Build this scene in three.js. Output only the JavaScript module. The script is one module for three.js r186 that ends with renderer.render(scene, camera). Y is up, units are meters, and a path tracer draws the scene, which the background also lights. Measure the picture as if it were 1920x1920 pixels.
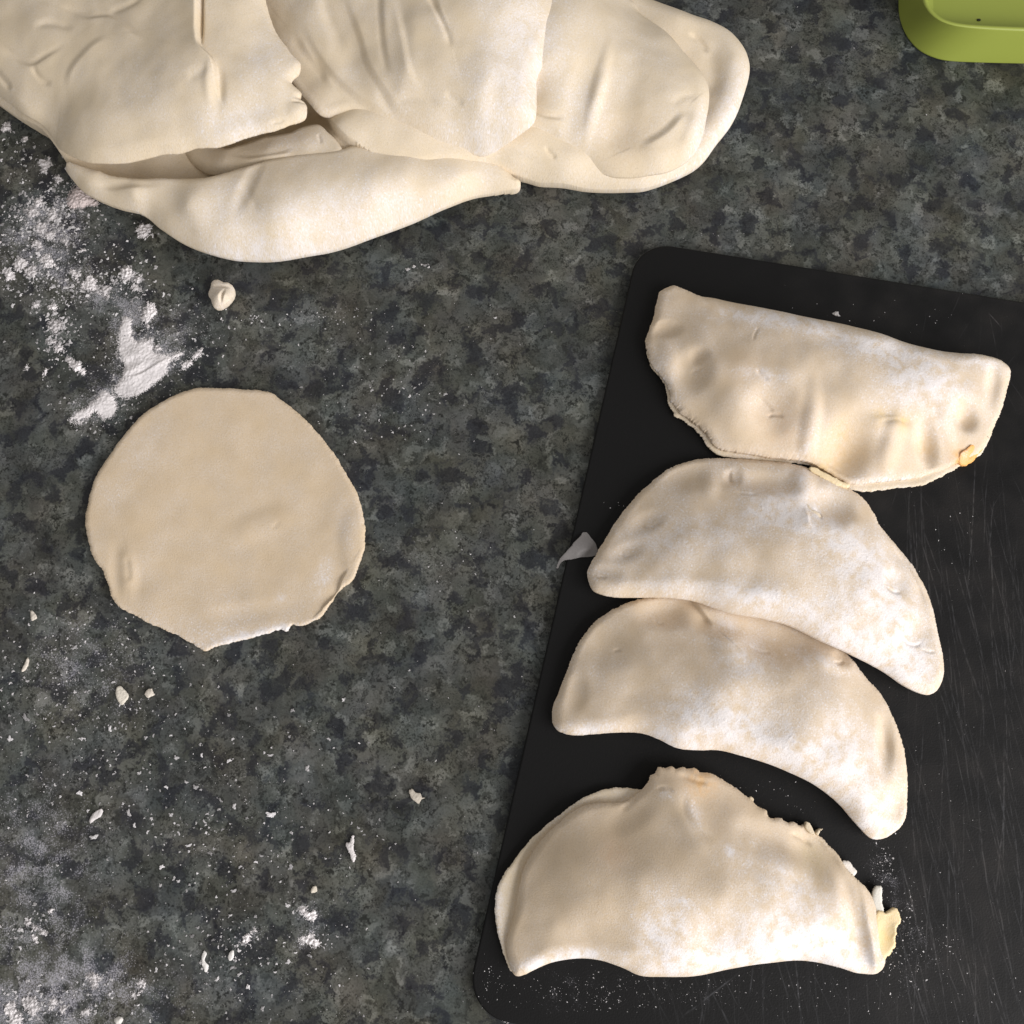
import * as THREE from 'three';
import { RectAreaLightUniformsLib } from 'three/addons/lights/RectAreaLightUniformsLib.js';
import { mergeGeometries } from 'three/addons/utils/BufferGeometryUtils.js';
import { createNoise2D } from 'simplex-noise';

// ------------------------------------------------------------------ camera, light, exposure
const FOV = 50, DIST = 0.40, TILT = 13 * Math.PI / 180;
const scene = new THREE.Scene();
const camera = new THREE.PerspectiveCamera(FOV, 1, 0.02, 20);
camera.position.set(0, DIST * Math.cos(TILT), DIST * Math.sin(TILT));
camera.up.set(0, 0, -1);
camera.lookAt(0, 0, 0);
scene.add(camera);

scene.background = new THREE.Color().setRGB(0.335, 0.32, 0.305);      // the dim warm room around the worktop
RectAreaLightUniformsLib.init();
const win = new THREE.RectAreaLight(new THREE.Color().setRGB(1.0, 0.965, 0.955), 6.4, 1.4, 1.15);   // daylight through the kitchen window
win.name = 'window_light';
win.position.set(1.06, 0.66, 0.86);
win.lookAt(0, 0, 0);
scene.add(win);

const renderer = new THREE.WebGLRenderer({ antialias: true });
renderer.toneMapping = THREE.LinearToneMapping;
renderer.toneMappingExposure = 1.13;
renderer.shadowMap.enabled = true;

// ------------------------------------------------------------------ helpers
function rng(seed) { let s = seed >>> 0; return () => { s = (s + 0x6d2b79f5) | 0; let t = Math.imul(s ^ (s >>> 15), 1 | s); t = (t + Math.imul(t ^ (t >>> 7), 61 | t)) ^ t; return ((t ^ (t >>> 14)) >>> 0) / 4294967296; }; }
const n2 = createNoise2D(rng(11)), n2b = createNoise2D(rng(77)), n2c = createNoise2D(rng(501));
const clamp = (x, a = 0, b = 1) => Math.min(b, Math.max(a, x));
const sstep = (a, b, x) => { const t = clamp((x - a) / (b - a)); return t * t * (3 - 2 * t); };
const mix = (a, b, t) => a + (b - a) * t;
const fbm = (x, y, o = 4, f = n2) => { let s = 0, a = 0.5; for (let i = 0; i < o; i++) { s += a * f(x, y); x = x * 2.03 + 17.1; y = y * 2.03 - 9.7; a *= 0.5; } return s; };

// Measured plan: a spot (u, v) on the 1920-unit survey of the worktop, at height h (mm), as world millimetres.
const TAN = Math.tan(FOV * Math.PI / 360), SC = 0.194;                  // SC: mm per survey unit near the middle
function plan(u, v, h = 0) {
  const nx = (u / 960 - 1) * TAN, ny = (1 - v / 960) * TAN, c = Math.cos(TILT), s = Math.sin(TILT);
  const dy = ny * s - c, dz = -ny * c - s, t = (DIST * c * 1000 - h) / -dy;
  return [nx * t, DIST * s * 1000 + dz * t];
}

// Thin-plate spline through [x, z, value]
function tps(pts) {
  const n = pts.length, N = n + 3, A = [], phi = (d2) => (d2 < 1e-9 ? 0 : 0.5 * d2 * Math.log(d2));
  for (let i = 0; i < n; i++) {
    const row = new Float64Array(N + 1);
    for (let j = 0; j < n; j++) row[j] = phi((pts[i][0] - pts[j][0]) ** 2 + (pts[i][1] - pts[j][1]) ** 2) + (i === j ? 2 : 0);
    row[n] = 1; row[n + 1] = pts[i][0]; row[n + 2] = pts[i][1]; row[N] = pts[i][2]; A.push(row);
  }
  for (let k = 0; k < 3; k++) { const row = new Float64Array(N + 1); for (let j = 0; j < n; j++) row[j] = k ? pts[j][k - 1] : 1; A.push(row); }
  for (let c = 0; c < N; c++) {
    let p = c; for (let r = c + 1; r < N; r++) if (Math.abs(A[r][c]) > Math.abs(A[p][c])) p = r;
    [A[c], A[p]] = [A[p], A[c]];
    for (let r = 0; r < N; r++) if (r !== c) { const f = A[r][c] / A[c][c]; if (f) for (let k = c; k <= N; k++) A[r][k] -= f * A[c][k]; }
  }
  const w = A.map((row, i) => row[N] / row[i]);
  return (x, z) => { let s = w[n] + w[n + 1] * x + w[n + 2] * z; for (let i = 0; i < n; i++) { const d2 = (x - pts[i][0]) ** 2 + (z - pts[i][1]) ** 2; if (d2 > 1e-9) s += w[i] * 0.5 * d2 * Math.log(d2); } return s; };
}
const idw = (pts) => (x, z) => { let a = 0, b = 0; for (const p of pts) { const w = 1 / ((x - p[0]) ** 2 + (z - p[1]) ** 2 + 4) ** 1.5; a += w * p[2]; b += w; } return a / b; };

function smoothLoop(pts, step, closed = true) {                       // Catmull-Rom, resampled
  const out = [], n = pts.length;
  const g = (i) => (closed ? pts[(i + n) % n] : pts[clamp(i, 0, n - 1)]);
  for (let i = 0; i < (closed ? n : n - 1); i++) {
    const [a, b, c, d] = [g(i - 1), g(i), g(i + 1), g(i + 2)], k = Math.max(1, Math.round(Math.hypot(c[0] - b[0], c[1] - b[1]) / step));
    for (let j = 0; j < k; j++) {
      const t = j / k, t2 = t * t, t3 = t2 * t;
      out.push([0, 1].map((q) => 0.5 * (2 * b[q] + (c[q] - a[q]) * t + (2 * a[q] - 5 * b[q] + 4 * c[q] - d[q]) * t2 + (3 * b[q] - a[q] - 3 * c[q] + d[q]) * t3)));
    }
  }
  if (!closed) out.push(pts[n - 1].slice(0, 2));
  return out;
}
function inside(P, x, z) { let c = false; for (let i = 0, j = P.length - 1; i < P.length; j = i++) if ((P[i][1] > z) !== (P[j][1] > z) && x < ((P[j][0] - P[i][0]) * (z - P[i][1])) / (P[j][1] - P[i][1]) + P[i][0]) c = !c; return c; }
function distTo(P, x, z) {
  let best = 1e18, bx = 0, bz = 0;
  for (let i = 0, j = P.length - 1; i < P.length; j = i++) {
    const ax = P[j][0], az = P[j][1], dx = P[i][0] - ax, dz = P[i][1] - az;
    const t = clamp(((x - ax) * dx + (z - az) * dz) / (dx * dx + dz * dz + 1e-12)), qx = ax + dx * t - x, qz = az + dz * t - z, d = qx * qx + qz * qz;
    if (d < best) { best = d; bx = qx; bz = qz; }
  }
  return [Math.sqrt(best), bx, bz];
}

// One kneaded lobe of dough: an outline, a surface of given heights with a rounded rim, finger dents, creases, flour.
// outline [u, v], heights [u, v, mm above floor], rims [u, v, radius mm], dents [u, v, ru, rv, degrees, mm], creases { p, step, fall, groove, w, sharp }
const DOUGH = [0.77, 0.655, 0.485], FLOUR = [0.885, 0.855, 0.865];
function lobe(o) {
  const floor = o.floor ?? 0, cell = o.cell ?? 0.38, rag = o.rag ?? 0.25, seed = o.seed ?? 1;
  const hp = o.heights.map(([u, v, h]) => [...plan(u, v, floor + h), h]);
  const H = tps(hp), R = typeof o.rims === 'number' ? () => o.rims : idw(o.rims.map(([u, v, r]) => [...plan(u, v, floor + 8), r]));
  const seat = (u, v, drop = 0) => { let h = 8, q; for (let k = 0; k < 4; k++) { q = plan(u, v, floor + h); h = clamp(H(q[0], q[1]) - (drop ? R(q[0], q[1]) : 0), 0, 60); } return q; };
  let P = smoothLoop(o.outline.map(([u, v]) => seat(u, v, 1)), 1.1);
  const frayed = (x, z) => rag * clamp((1.7 / R(x, z)) ** 1.6, 0.05, 1) * (n2(x * 0.22 + seed * 7, z * 0.22) * 0.7 + n2(x * 0.9 + seed * 3, z * 0.9) * 0.5 + (o.fray ?? 0) * n2b(x * 2.6, z * 2.6 + seed));
  const dents = (o.dents ?? []).map(([u, v, ru, rv, deg, a]) => { const q = seat(u, v), t = deg * Math.PI / 180; return [q[0], q[1], ru * SC, rv * SC, Math.cos(t), Math.sin(t), a * (o.punch ?? 1)]; });
  const creases = (o.creases ?? []).map((c) => {
    const pts = smoothLoop(c.p.map(([u, v]) => seat(u, v)), 1.0, false), len = [0];
    for (let i = 1; i < pts.length; i++) len.push(len[i - 1] + Math.hypot(pts[i][0] - pts[i - 1][0], pts[i][1] - pts[i - 1][1]));
    const reach = Math.max((c.fall ?? 0) * SC * 3.5, (c.w ?? 4) * SC * 3, 1.5);
    return { ...c, pts, len, reach, box: [Math.min(...pts.map((p) => p[0])) - reach, Math.max(...pts.map((p) => p[0])) + reach, Math.min(...pts.map((p) => p[1])) - reach, Math.max(...pts.map((p) => p[1])) + reach] };
  });
  const relief = (x, z) => {
    let y = 0;
    for (const [cx, cz, rx, rz, c, s, a] of dents) {
      const dx = x - cx, dz = z - cz, p = (dx * c + dz * s) / rx, q = (-dx * s + dz * c) / rz, e = p * p + q * q;
      if (e < 7) y += a * Math.exp(-e * (0.7 + 0.3 * e));
    }
    for (const c of creases) {
      if (x < c.box[0] || x > c.box[1] || z < c.box[2] || z > c.box[3]) continue;
      let best = 1e9, near = 1, side = 0, f = 0, W = 0;
      for (let i = 1; i < c.pts.length; i++) {
        const [ax, az] = c.pts[i - 1], dx = c.pts[i][0] - ax, dz = c.pts[i][1] - az, l = Math.hypot(dx, dz), t = clamp(((x - ax) * dx + (z - az) * dz) / (l * l));
        const d = Math.hypot(ax + dx * t - x, az + dz * t - z), at = (c.len[i - 1] + l * t) / c.len[c.len.length - 1], w = 1 / (d * d + 0.01) ** 2, g = dx * (z - az) - dz * (x - ax) < 0 ? -1 : 1;
        if (d < best) { best = d; near = g; }
        side += w * g; W += w;
        f += w * (c.open ? 1 : c.openStart ? sstep(1, 0.65, at) : c.openEnd ? sstep(0, 0.35, at) : sstep(0, 0.3, at) * sstep(1, 0.7, at));
      }
      if (best > c.reach) continue;
      f /= W; side /= W;
      const sharp = (c.sharp ?? 4) * SC, s = best, out = 1 - sstep(0.6, 1, best / c.reach);
      const cg = o.creaseGain ?? 1;
      if (c.step) y += cg * c.step * f * out * mix(sstep(-sharp, sharp, near * best), sstep(-0.8, 0.8, side), sstep(sharp, 3 * sharp, best)) * Math.exp(-Math.max(best - sharp, 0) / (c.fall * SC));
      if (c.groove) y -= cg * c.groove * f * Math.exp(-((s / ((c.w ?? 4) * (cg < 1 && c.groove < 2 ? 1.35 : 1) * SC)) ** 2));
    }
    return y;
  };
  const flours = (o.flour ?? []).map(([u, v, ru, rv, deg, a]) => { const q = seat(u, v), t = deg * Math.PI / 180; return [q[0], q[1], ru * SC, rv * SC, Math.cos(t), Math.sin(t), a]; });
  const tints = (o.tints ?? []).map(([u, v, r, a, col]) => [...seat(u, v), r * SC, a, col]);
  const base = o.base ?? DOUGH, lump = o.lump ?? 0.25, dusty = o.dusty ?? 0.25;
  // grid
  let x0 = 1e9, x1 = -1e9, z0 = 1e9, z1 = -1e9;
  for (const [x, z] of P) { x0 = Math.min(x0, x); x1 = Math.max(x1, x); z0 = Math.min(z0, z); z1 = Math.max(z1, z); }
  if (o.clip) { x0 = Math.max(x0, o.clip[0]); x1 = Math.min(x1, o.clip[1]); z0 = Math.max(z0, o.clip[2]); z1 = Math.min(z1, o.clip[3]); }
  x0 -= cell * 1.5; z0 -= cell * 1.5;
  const nx = Math.ceil((x1 - x0) / cell) + 2, nz = Math.ceil((z1 - z0) / cell) + 2, D = new Float32Array(nx * nz);
  for (let j = 0; j < nz; j++) {
    const z = z0 + j * cell, cross = [];
    for (let i = 0, k = P.length - 1; i < P.length; k = i++) if ((P[i][1] > z) !== (P[k][1] > z)) cross.push(((P[k][0] - P[i][0]) * (z - P[i][1])) / (P[k][1] - P[i][1]) + P[i][0]);
    cross.sort((a, b) => a - b);
    let last = -1e9, c = 0;
    for (let i = 0; i < nx; i++) {
      const x = x0 + i * cell;
      while (c < cross.length && cross[c] < x) c++;
      const ins = c % 2 === 1;
      // Lipschitz skip: far from the edge only a coarse distance is needed
      if (last > 14) { last -= cell; D[j * nx + i] = last; continue; }
      if (last < -3 && !ins) { last += cell; D[j * nx + i] = last; continue; }
      const d = distTo(P, x, z)[0]; last = ins ? d : -d; D[j * nx + i] = Math.abs(d) < 3.5 ? last + frayed(x, z) : last;
    }
  }
  // the flat of the lobe is a grid; its rounded rim, from depth IN(x, z) outwards, is drawn in rings
  const IN = (x, z) => clamp(0.42 * R(x, z), 0.15, 2.2), full = D.slice();
  for (let n = 0; n < nx * nz; n++) if (D[n] < 3 && D[n] > -1) D[n] -= IN(x0 + (n % nx) * cell, z0 + Math.floor(n / nx) * cell); else if (D[n] > 0) D[n] -= 0.5;
  const snap = new Map();
  for (let n = 0; n < nx * nz; n++) {
    if (Math.abs(D[n]) > 0.32 * cell) continue;
    const i = n % nx, j = (n - i) / nx;
    if (i < 1 || j < 1 || i > nx - 2 || j > nz - 2) continue;
    snap.set(n, [D[n], (D[n + 1] - D[n - 1]) / (2 * cell), (D[n + nx] - D[n - nx]) / (2 * cell)]);
  }
  for (const [n, [d, gx, gz]] of snap) { const q = gx * gx + gz * gz + 1e-6, k = q < 0.2 ? 0 : -d / q; snap.set(n, [k * gx, k * gz]); D[n] = 0; }
  const pos = [], col = [], rimv = new Map(), ids = new Int32Array(nx * nz).fill(-1), edges = new Map(), idx = [], bnd = [];
  const surf = (x, z, d, exact) => {
    const r = R(x, z), e0 = Math.min(0.35, 0.2 * r), u = clamp((d + e0 - (d < 3.5 && !exact ? frayed(x, z) * sstep(0, 1.4, d) : 0)) / (r + e0)), drop = r * (1 - Math.sqrt(1 - (1 - u) * (1 - u)));
    const k = sstep(0, r * 0.9 + 0.6, d);
    const fl = floured(x, z);
    const grit = (fl > 0.05 ? fl : 0.05) * (0.06 * n2b(x * 1.3, z * 1.3) + 0.26 * Math.max(0, n2c(x * 0.95, z * 0.95) * 0.7 + n2(x * 0.4, z * 0.4 + seed) * 0.5 - 0.4));
    return floor + Math.max(o.minY ?? 0.25, H(x, z) - drop + (relief(x, z) + lump * (n2(x * 0.045 + seed, z * 0.045) + 0.2 * n2b(x * 0.11, z * 0.11 + seed)) + (o.wrinkle ?? 0) * (n2c((x + 0.5 * z) * 0.28, (z - 0.5 * x) * 0.05 + seed) * sstep(-0.2, 0.5, n2(x * 0.03 + 9, z * 0.03 + seed)) - 0.6 * sstep(0.62, 0.9, n2b((x - 0.3 * z) * 0.22 + seed, (z + 0.3 * x) * 0.06)))) * mix(o.edgeRelief ?? 0.35, 1, k) + grit + (o.grain ? o.grain * (n2b(x * 1.5, z * 1.5 + seed) * 0.5 + n2c(x * 3.1, z * 3.1) * 0.35 + 0.9 * n2(x * 0.6, z * 0.6 + seed)) : 0));
  };
  const floured = (x, z) => {
    let f = dusty * (0.5 + 0.7 * fbm(x * 0.05 + seed * 5, z * 0.05, 3));
    for (const [cx, cz, rx, rz, c, s, a] of flours) {
      const dx = x - cx, dz = z - cz, p = (dx * c + dz * s) / rx, q = (-dx * s + dz * c) / rz, e = p * p + q * q;
      if (e < 5) f += (o.powder ?? 1) * a * Math.exp(-e) * (0.75 + (o.patchy ?? 0.7) * fbm(x * 0.16, z * 0.16 + seed, 3, n2b));
    }
    return clamp(f);
  };
  const tone = (x, z) => {
    const f = floured(x, z), g = n2c(x * 1.1, z * 1.1) * 0.6 + n2b(x * 2.3 + 5, z * 2.3) * 0.4;
    let w = clamp(f * 0.95 + (f * (1.25 - f) + 0.04) * 1.25 * g + 0.6 * sstep(0.45, 0.7, g) * sstep(0.1, 0.4, f));
    const m = 1 + (o.mottle ?? 0.05) * fbm(x * 0.07 + 40, z * 0.07 + seed, 3, n2c);
    const c = [0, 1, 2].map((k) => mix(base[k] * m, FLOUR[k], w));
    for (const [cx, cz, r, a, tc] of tints) { const e = ((x - cx) ** 2 + (z - cz) ** 2) / (r * r); if (e < 6) { const t = clamp(a * Math.exp(-e) * (1 + 0.6 * n2b(x * 0.4, z * 0.4))); for (let k = 0; k < 3; k++) c[k] = mix(c[k], tc[k], t); } }
    return c;
  };
  const put = (x, y, z, c) => { pos.push(x / 1000, y / 1000, z / 1000); col.push(...c); return pos.length / 3 - 1; };
  const node = (n) => { if (ids[n] < 0) { let x = x0 + (n % nx) * cell, z = z0 + Math.floor(n / nx) * cell; const m = snap.get(n); if (m) { x += m[0]; z += m[1]; } ids[n] = put(x, surf(x, z, m ? IN(x, z) : full[n], true), z, tone(x, z)); if (m) rimv.set(ids[n], [x, z]); } return ids[n]; };
  const edge = (a, b) => {
    if (D[a] === 0) return node(a);
    if (D[b] === 0) return node(b);
    const key = a < b ? a * 4294967 + b : b * 4294967 + a;
    if (edges.has(key)) return edges.get(key);
    const t = D[a] / (D[a] - D[b]), x = x0 + mix(a % nx, b % nx, t) * cell, z = z0 + mix(Math.floor(a / nx), Math.floor(b / nx), t) * cell;
    const id = put(x, surf(x, z, IN(x, z), true), z, tone(x, z)); edges.set(key, id); rimv.set(id, [x, z]); return id;
  };
  const tri = (a, b, c) => {
    const v = [a, b, c], s = v.map((n) => D[n] >= 0), k = s[0] + s[1] + s[2];
    if (!k) return;
    if (k === 3) { idx.push(node(a), node(b), node(c)); return; }
    if (k === 1) { const i = s.indexOf(true), p = v[i], q = v[(i + 1) % 3], r = v[(i + 2) % 3], e = edge(p, q), f = edge(p, r); if (e === f) return; idx.push(node(p), e, f); bnd.push([e, f]); return; }
    const i = s.indexOf(false), p = v[i], q = v[(i + 1) % 3], r = v[(i + 2) % 3], e = edge(q, p), f = edge(r, p);
    if (e !== node(q)) idx.push(node(q), node(r), e); if (f !== node(r)) idx.push(node(r), f, e); bnd.push([f, e]);
  };
  for (let j = 0; j < nz - 1; j++) for (let i = 0; i < nx - 1; i++) {
    const a = j * nx + i, b = a + 1, c = a + nx, d = c + 1;
    if ((i + j) & 1) { tri(a, c, b); tri(b, c, d); } else { tri(a, c, d); tri(a, d, b); }
  }
  // rounded underside skirt
  const loops = [[0.03, 0.75], [0.13, 0.5], [0.32, 0.26], [0.6, 0.085], [1, 0], [1.7, -0.02]], outs = [0.72, 0.48, 0.29, 0.15, 0.05, 0], rings = new Map();
  for (const [id, [x, z]] of rimv) {
    const e = 0.9, gx0 = sd(P, x + e, z) - sd(P, x - e, z), gz0 = sd(P, x, z + e) - sd(P, x, z - e), l = Math.hypot(gx0, gz0) + 1e-9, gx = gx0 / l, gz = gz0 / l, ring = [id], L = IN(x, z);
    const walk = L - frayed(x, z) + frayed(x - gx * L, z - gz * L);
    let ex = x, ez = z, last = id;
    for (const t of outs) { ex = x - gx * walk * (1 - t); ez = z - gz * walk * (1 - t); last = put(ex, surf(ex, ez, L * t, true), ez, tone(ex, ez)); ring.push(last); }
    const yTop = pos[last * 3 + 1] * 1000, thick = o.thick ?? 1e9, yBot = Math.max(o.under ?? floor + 0.05, yTop - thick), r = o.tuck ?? Math.min(R(ex, ez), Math.max(0.4, 0.7 * (yTop - yBot)));
    let rr = r; while (rr > 0.25 && sd(P, ex + gx * rr * 1.2, ez + gz * rr * 1.2) < 0.85 * rr) rr *= 0.7;
    const c = tone(ex, ez);
    for (const [k, h] of loops) ring.push(put(ex + gx * k * rr, mix(yBot, yTop, h), ez + gz * k * rr, c));
    rings.set(id, ring);
  }
  for (const [e, f] of bnd) { const A = rings.get(e), B = rings.get(f); for (let k = 0; k < A.length - 1; k++) idx.push(A[k], A[k + 1], B[k], B[k], A[k + 1], B[k + 1]); }
  const g = new THREE.BufferGeometry();
  g.setAttribute('position', new THREE.Float32BufferAttribute(pos, 3));
  g.setAttribute('color', new THREE.Float32BufferAttribute(col, 3));
  const uv = new Float32Array(pos.length / 3 * 2); for (let i = 0; i < pos.length / 3; i++) { uv[i * 2] = pos[i * 3] * 1000 / 90 + seed * 0.37; uv[i * 2 + 1] = pos[i * 3 + 2] * 1000 / 90 + seed * 0.71; }
  g.setAttribute('uv', new THREE.BufferAttribute(uv, 2));
  g.setIndex(idx); g.computeVertexNormals();
  const m = new THREE.Mesh(g, o.material ?? doughMat); m.name = o.name; m.castShadow = m.receiveShadow = true;
  if (o.parent) o.parent.add(m); else scene.add(m);
  return m;
}
const sd = (P, x, z) => (inside(P, x, z) ? 1 : -1) * distTo(P, x, z)[0];
function thing(name, label, category, group) { const t = new THREE.Group(); t.name = name; t.userData = { label, category }; if (group) t.userData.group = group; scene.add(t); return t; }
function tag(m, label, category, group, kind) { Object.assign(m.userData, { label, category }); if (group) m.userData.group = group; if (kind) m.userData.kind = kind; return m; }
function texture(W, H, fn, srgb = true) {
  const d = new Uint8Array(W * H * 4), c = [0, 0, 0];
  for (let j = 0; j < H; j++) for (let i = 0; i < W; i++) { fn(i, j, c); const k = (j * W + i) * 4; d[k] = clamp(c[0], 0, 255); d[k + 1] = clamp(c[1], 0, 255); d[k + 2] = clamp(c[2], 0, 255); d[k + 3] = 255; }
  const t = new THREE.DataTexture(d, W, H, THREE.RGBAFormat); t.magFilter = THREE.LinearFilter; t.minFilter = THREE.LinearFilter;
  t.wrapS = t.wrapT = THREE.MirroredRepeatWrapping; if (srgb) t.colorSpace = THREE.SRGBColorSpace; t.needsUpdate = true; return t;
}
// powdery grain of floured dough: 90 mm of it
const grainAt = (i, j) => n2(i * 0.11, j * 0.11) * 0.3 + n2b(i * 0.23, j * 0.23) * 0.4 + n2c(i * 0.45, j * 0.45) * 0.3;
const grainMap = texture(1024, 1024, (i, j, c) => { const g = grainAt(i, j), v = 247 + 9 * g - 16 * sstep(0.25, 0.7, -g); c[0] = v; c[1] = v - 0.5; c[2] = v - 2; });
const grainBump = texture(1024, 1024, (i, j, c) => { c[0] = c[1] = c[2] = 110 + 60 * grainAt(i, j) + 70 * sstep(0.3, 0.7, grainAt(i + 300, j + 200)); }, false);
const doughMat = new THREE.MeshPhysicalMaterial({ vertexColors: true, map: grainMap, bumpMap: grainBump, bumpScale: 0.0002, roughness: 0.92, specularIntensity: 0.2 });
doughMat.name = 'dough';
const blobSum = (list, x, z) => { let f = 0; for (const [cx, cz, rx, rz, c, s, a] of list) { const dx = x - cx, dz = z - cz, p = (dx * c + dz * s) / rx, q = (-dx * s + dz * c) / rz, e = p * p + q * q; if (e < 6) f += a * Math.exp(-e); } return f; };
const blobs = (list, h) => list.map(([u, v, ru, rv, deg, a]) => { const q = plan(u, v, h), t = deg * Math.PI / 180; return [q[0], q[1], ru * SC, rv * SC, Math.cos(t), Math.sin(t), a]; });

// ------------------------------------------------------------------ worktop
const TILE = 470, ORG = [-235, -262];                                  // mm covered once by the worktop pattern
const dustOnTop = blobs([[240, 620, 26, 50, 8, 1.3], [285, 690, 66, 26, -35, 1.3], [175, 765, 56, 22, -28, 1.3], [100, 420, 50, 70, -20, 0.5], [150, 540, 80, 24, 30, 0.5], [155, 368, 34, 26, 20, 0.8], [60, 1700, 220, 260, 0, 0.22], [640, 760, 160, 140, 0, 0.12], [578, 1712, 22, 30, 0, 0.7], [582, 1764, 30, 16, 0, 0.7], [465, 1758, 30, 20, -40, 0.6],[70, 470, 110, 90, 20, 0.9], [90, 400, 60, 50, 0, 0.5], [220, 540, 90, 50, 30, 0.35], [250, 640, 110, 110, 0, 0.45], [330, 620, 80, 60, 0, 0.3], [180, 740, 70, 50, -30, 0.4], [40, 280, 60, 40, 40, 0.25],
  [130, 1230, 110, 90, 0, 0.55], [220, 1300, 140, 90, 20, 0.3], [60, 1560, 120, 110, 0, 0.5], [70, 1720, 130, 120, 0, 0.42], [60, 1880, 170, 60, 0, 1.0], [180, 1830, 90, 50, 0, 0.4], [330, 1860, 120, 60, 0, 0.3],
  [560, 1800, 120, 90, 0, 0.16], [430, 1500, 150, 90, 0, 0.18], [640, 1560, 120, 120, 0, 0.12], [480, 640, 120, 90, 0, 0.2], [620, 600, 80, 50, 0, 0.22], [760, 760, 90, 60, 20, 0.16], [780, 500, 50, 30, 0, 0.12], [20, 1000, 60, 160, 0, 0.2], [790, 1040, 70, 60, 0, 0.14], [830, 1080, 60, 60, 0, 0.1]], 0);
{
  const hash = (a, b, k) => { let t = Math.imul(a * 374761 + b * 668265 + k * 1442695, 1274126177); t ^= t >>> 13; t = Math.imul(t, 1103515245); t ^= t >>> 16; return (t >>> 0) / 4294967296; };
  const grains = (x, z, size, k) => {                                  // dark mineral grains, clustered
    const ci = Math.floor(x / size), cj = Math.floor(z / size); let g = 0;
    for (let b = cj - 1; b <= cj + 1; b++) for (let a = ci - 1; a <= ci + 1; a++) {
      if (hash(a, b, k) > 0.42 + 0.5 * n2(a * size * 0.045 + k * 9, b * size * 0.045)) continue;
      const dx = x - (a + hash(a, b, k + 1)) * size, dz = z - (b + hash(a, b, k + 2)) * size, r = size * (0.16 + 0.36 * hash(a, b, k + 3) ** 1.5), t = hash(a, b, k + 4) * 6.28, p = dx * Math.cos(t) + dz * Math.sin(t), q = (dz * Math.cos(t) - dx * Math.sin(t)) * 1.45;
      g = Math.max(g, sstep(1.12, 0.78, Math.hypot(p, q) / r) * (0.45 + 0.55 * hash(a, b, k + 5)));
    }
    return g;
  };
  const map = texture(1600, 1600, (i, j, c) => {
    const x = ORG[0] + ((i + 0.5) / 1600) * TILE, z = ORG[1] + TILE - ((j + 0.5) / 1600) * TILE;
    const wx = x + 1.6 * n2b(x * 0.12, z * 0.12) + 0.8 * n2c(x * 0.6, z * 0.6) + 0.35 * n2(x * 1.7, z * 1.7), wz = z + 1.6 * n2b(x * 0.12 + 50, z * 0.12) + 0.8 * n2c(x * 0.6, z * 0.6 + 80) + 0.35 * n2(x * 1.7 + 60, z * 1.7);
    const big = fbm(wx * 0.028, wz * 0.028, 3, n2), mid = fbm(wx * 0.085 + 9, wz * 0.085, 4, n2c), sm = fbm(wx * 0.28, wz * 0.28 + 31, 3, n2b), fine = n2b(x * 1.1, z * 1.1) * 0.6 + n2(x * 2.3, z * 2.3) * 0.4;
    const xf = n2c(x * 0.75 + 11, z * 0.75) * 0.6 + n2b(x * 1.6, z * 1.6 + 3) * 0.4;
    let v = 81 + 28 * big + 16 * mid + 12 * sm + 9 * fine - 9 * sstep(0.3, 0.6, xf) + 8 * sstep(0.45, 0.7, -xf);
    const warm = fbm(wx * 0.03 + 90, wz * 0.03 - 40, 3, n2b), grn = fbm(wx * 0.04 - 70, wz * 0.04 + 20, 2, n2c);
    const d1 = sstep(0.12, 0.36, fbm(wx * 0.06 + 200, wz * 0.06, 4, n2b) + 0.25 * sm), d2 = sstep(0.28, 0.46, fbm(wx * 0.2 + 300, wz * 0.2, 3, n2c)), d3 = sstep(0.42, 0.56, n2(wx * 0.33 + 60, wz * 0.33) * 0.7 + 0.3 * n2c(wx * 0.8, wz * 0.8));
    const l1 = sstep(0.2, 0.42, fbm(wx * 0.075 - 200, wz * 0.075 + 90, 4, n2) + 0.2 * sm);
    v += 24 * l1 * (1 - 0.6 * d1);
    v = mix(v, 42 + 9 * fine + 10 * sm, clamp(0.8 * d1)); v = mix(v, 37 + 6 * fine, 0.55 * d2); v = mix(v, 37, 0.3 * d3);
    v = mix(v, 33 + 5 * fine, 0.9 * grains(wx, wz, 2.3, 3)); v = mix(v, 31 + 4 * fine, 0.9 * grains(wx + 40, wz, 1.15, 17));
    const hue = clamp(v / 70), rr = v + (5 * warm - 1) * hue, gg = v + (1.2 + 2.6 * grn) * hue, bb = v - (2.5 + 7 * warm) * hue + 5 * d1;
    // dusting of flour
    const f = 1.25 * blobSum(dustOnTop, x, z) * (0.7 + 0.9 * fbm(x * 0.1 + 7, z * 0.1, 3, n2c));
    const g = 0.5 + 0.5 * (n2c(x * 1.7 + 3, z * 1.7) * 0.55 + n2(x * 3.4, z * 3.4) * 0.45);
    const w = clamp(0.2 * f * (0.7 + 0.3 * fine) + 0.75 * sstep(1.02 - 0.5 * Math.min(f, 1.1), 1.12 - 0.35 * Math.min(f, 1.1), g + 0.12));
    c[0] = mix(rr, 176, f > 0.02 ? w : 0); c[1] = mix(gg, 175, f > 0.02 ? w : 0); c[2] = mix(bb, 184, f > 0.02 ? w : 0);
  });
  map.repeat.set(1, 1);
  const mat = new THREE.MeshPhysicalMaterial({ map, roughness: 0.42, specularIntensity: 0.45 }); mat.name = 'stone_laminate';
  const W = 1500, g = new THREE.BoxGeometry(W / 1000, 0.04, W / 1000), uv = g.attributes.uv, p = g.attributes.position;
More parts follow.
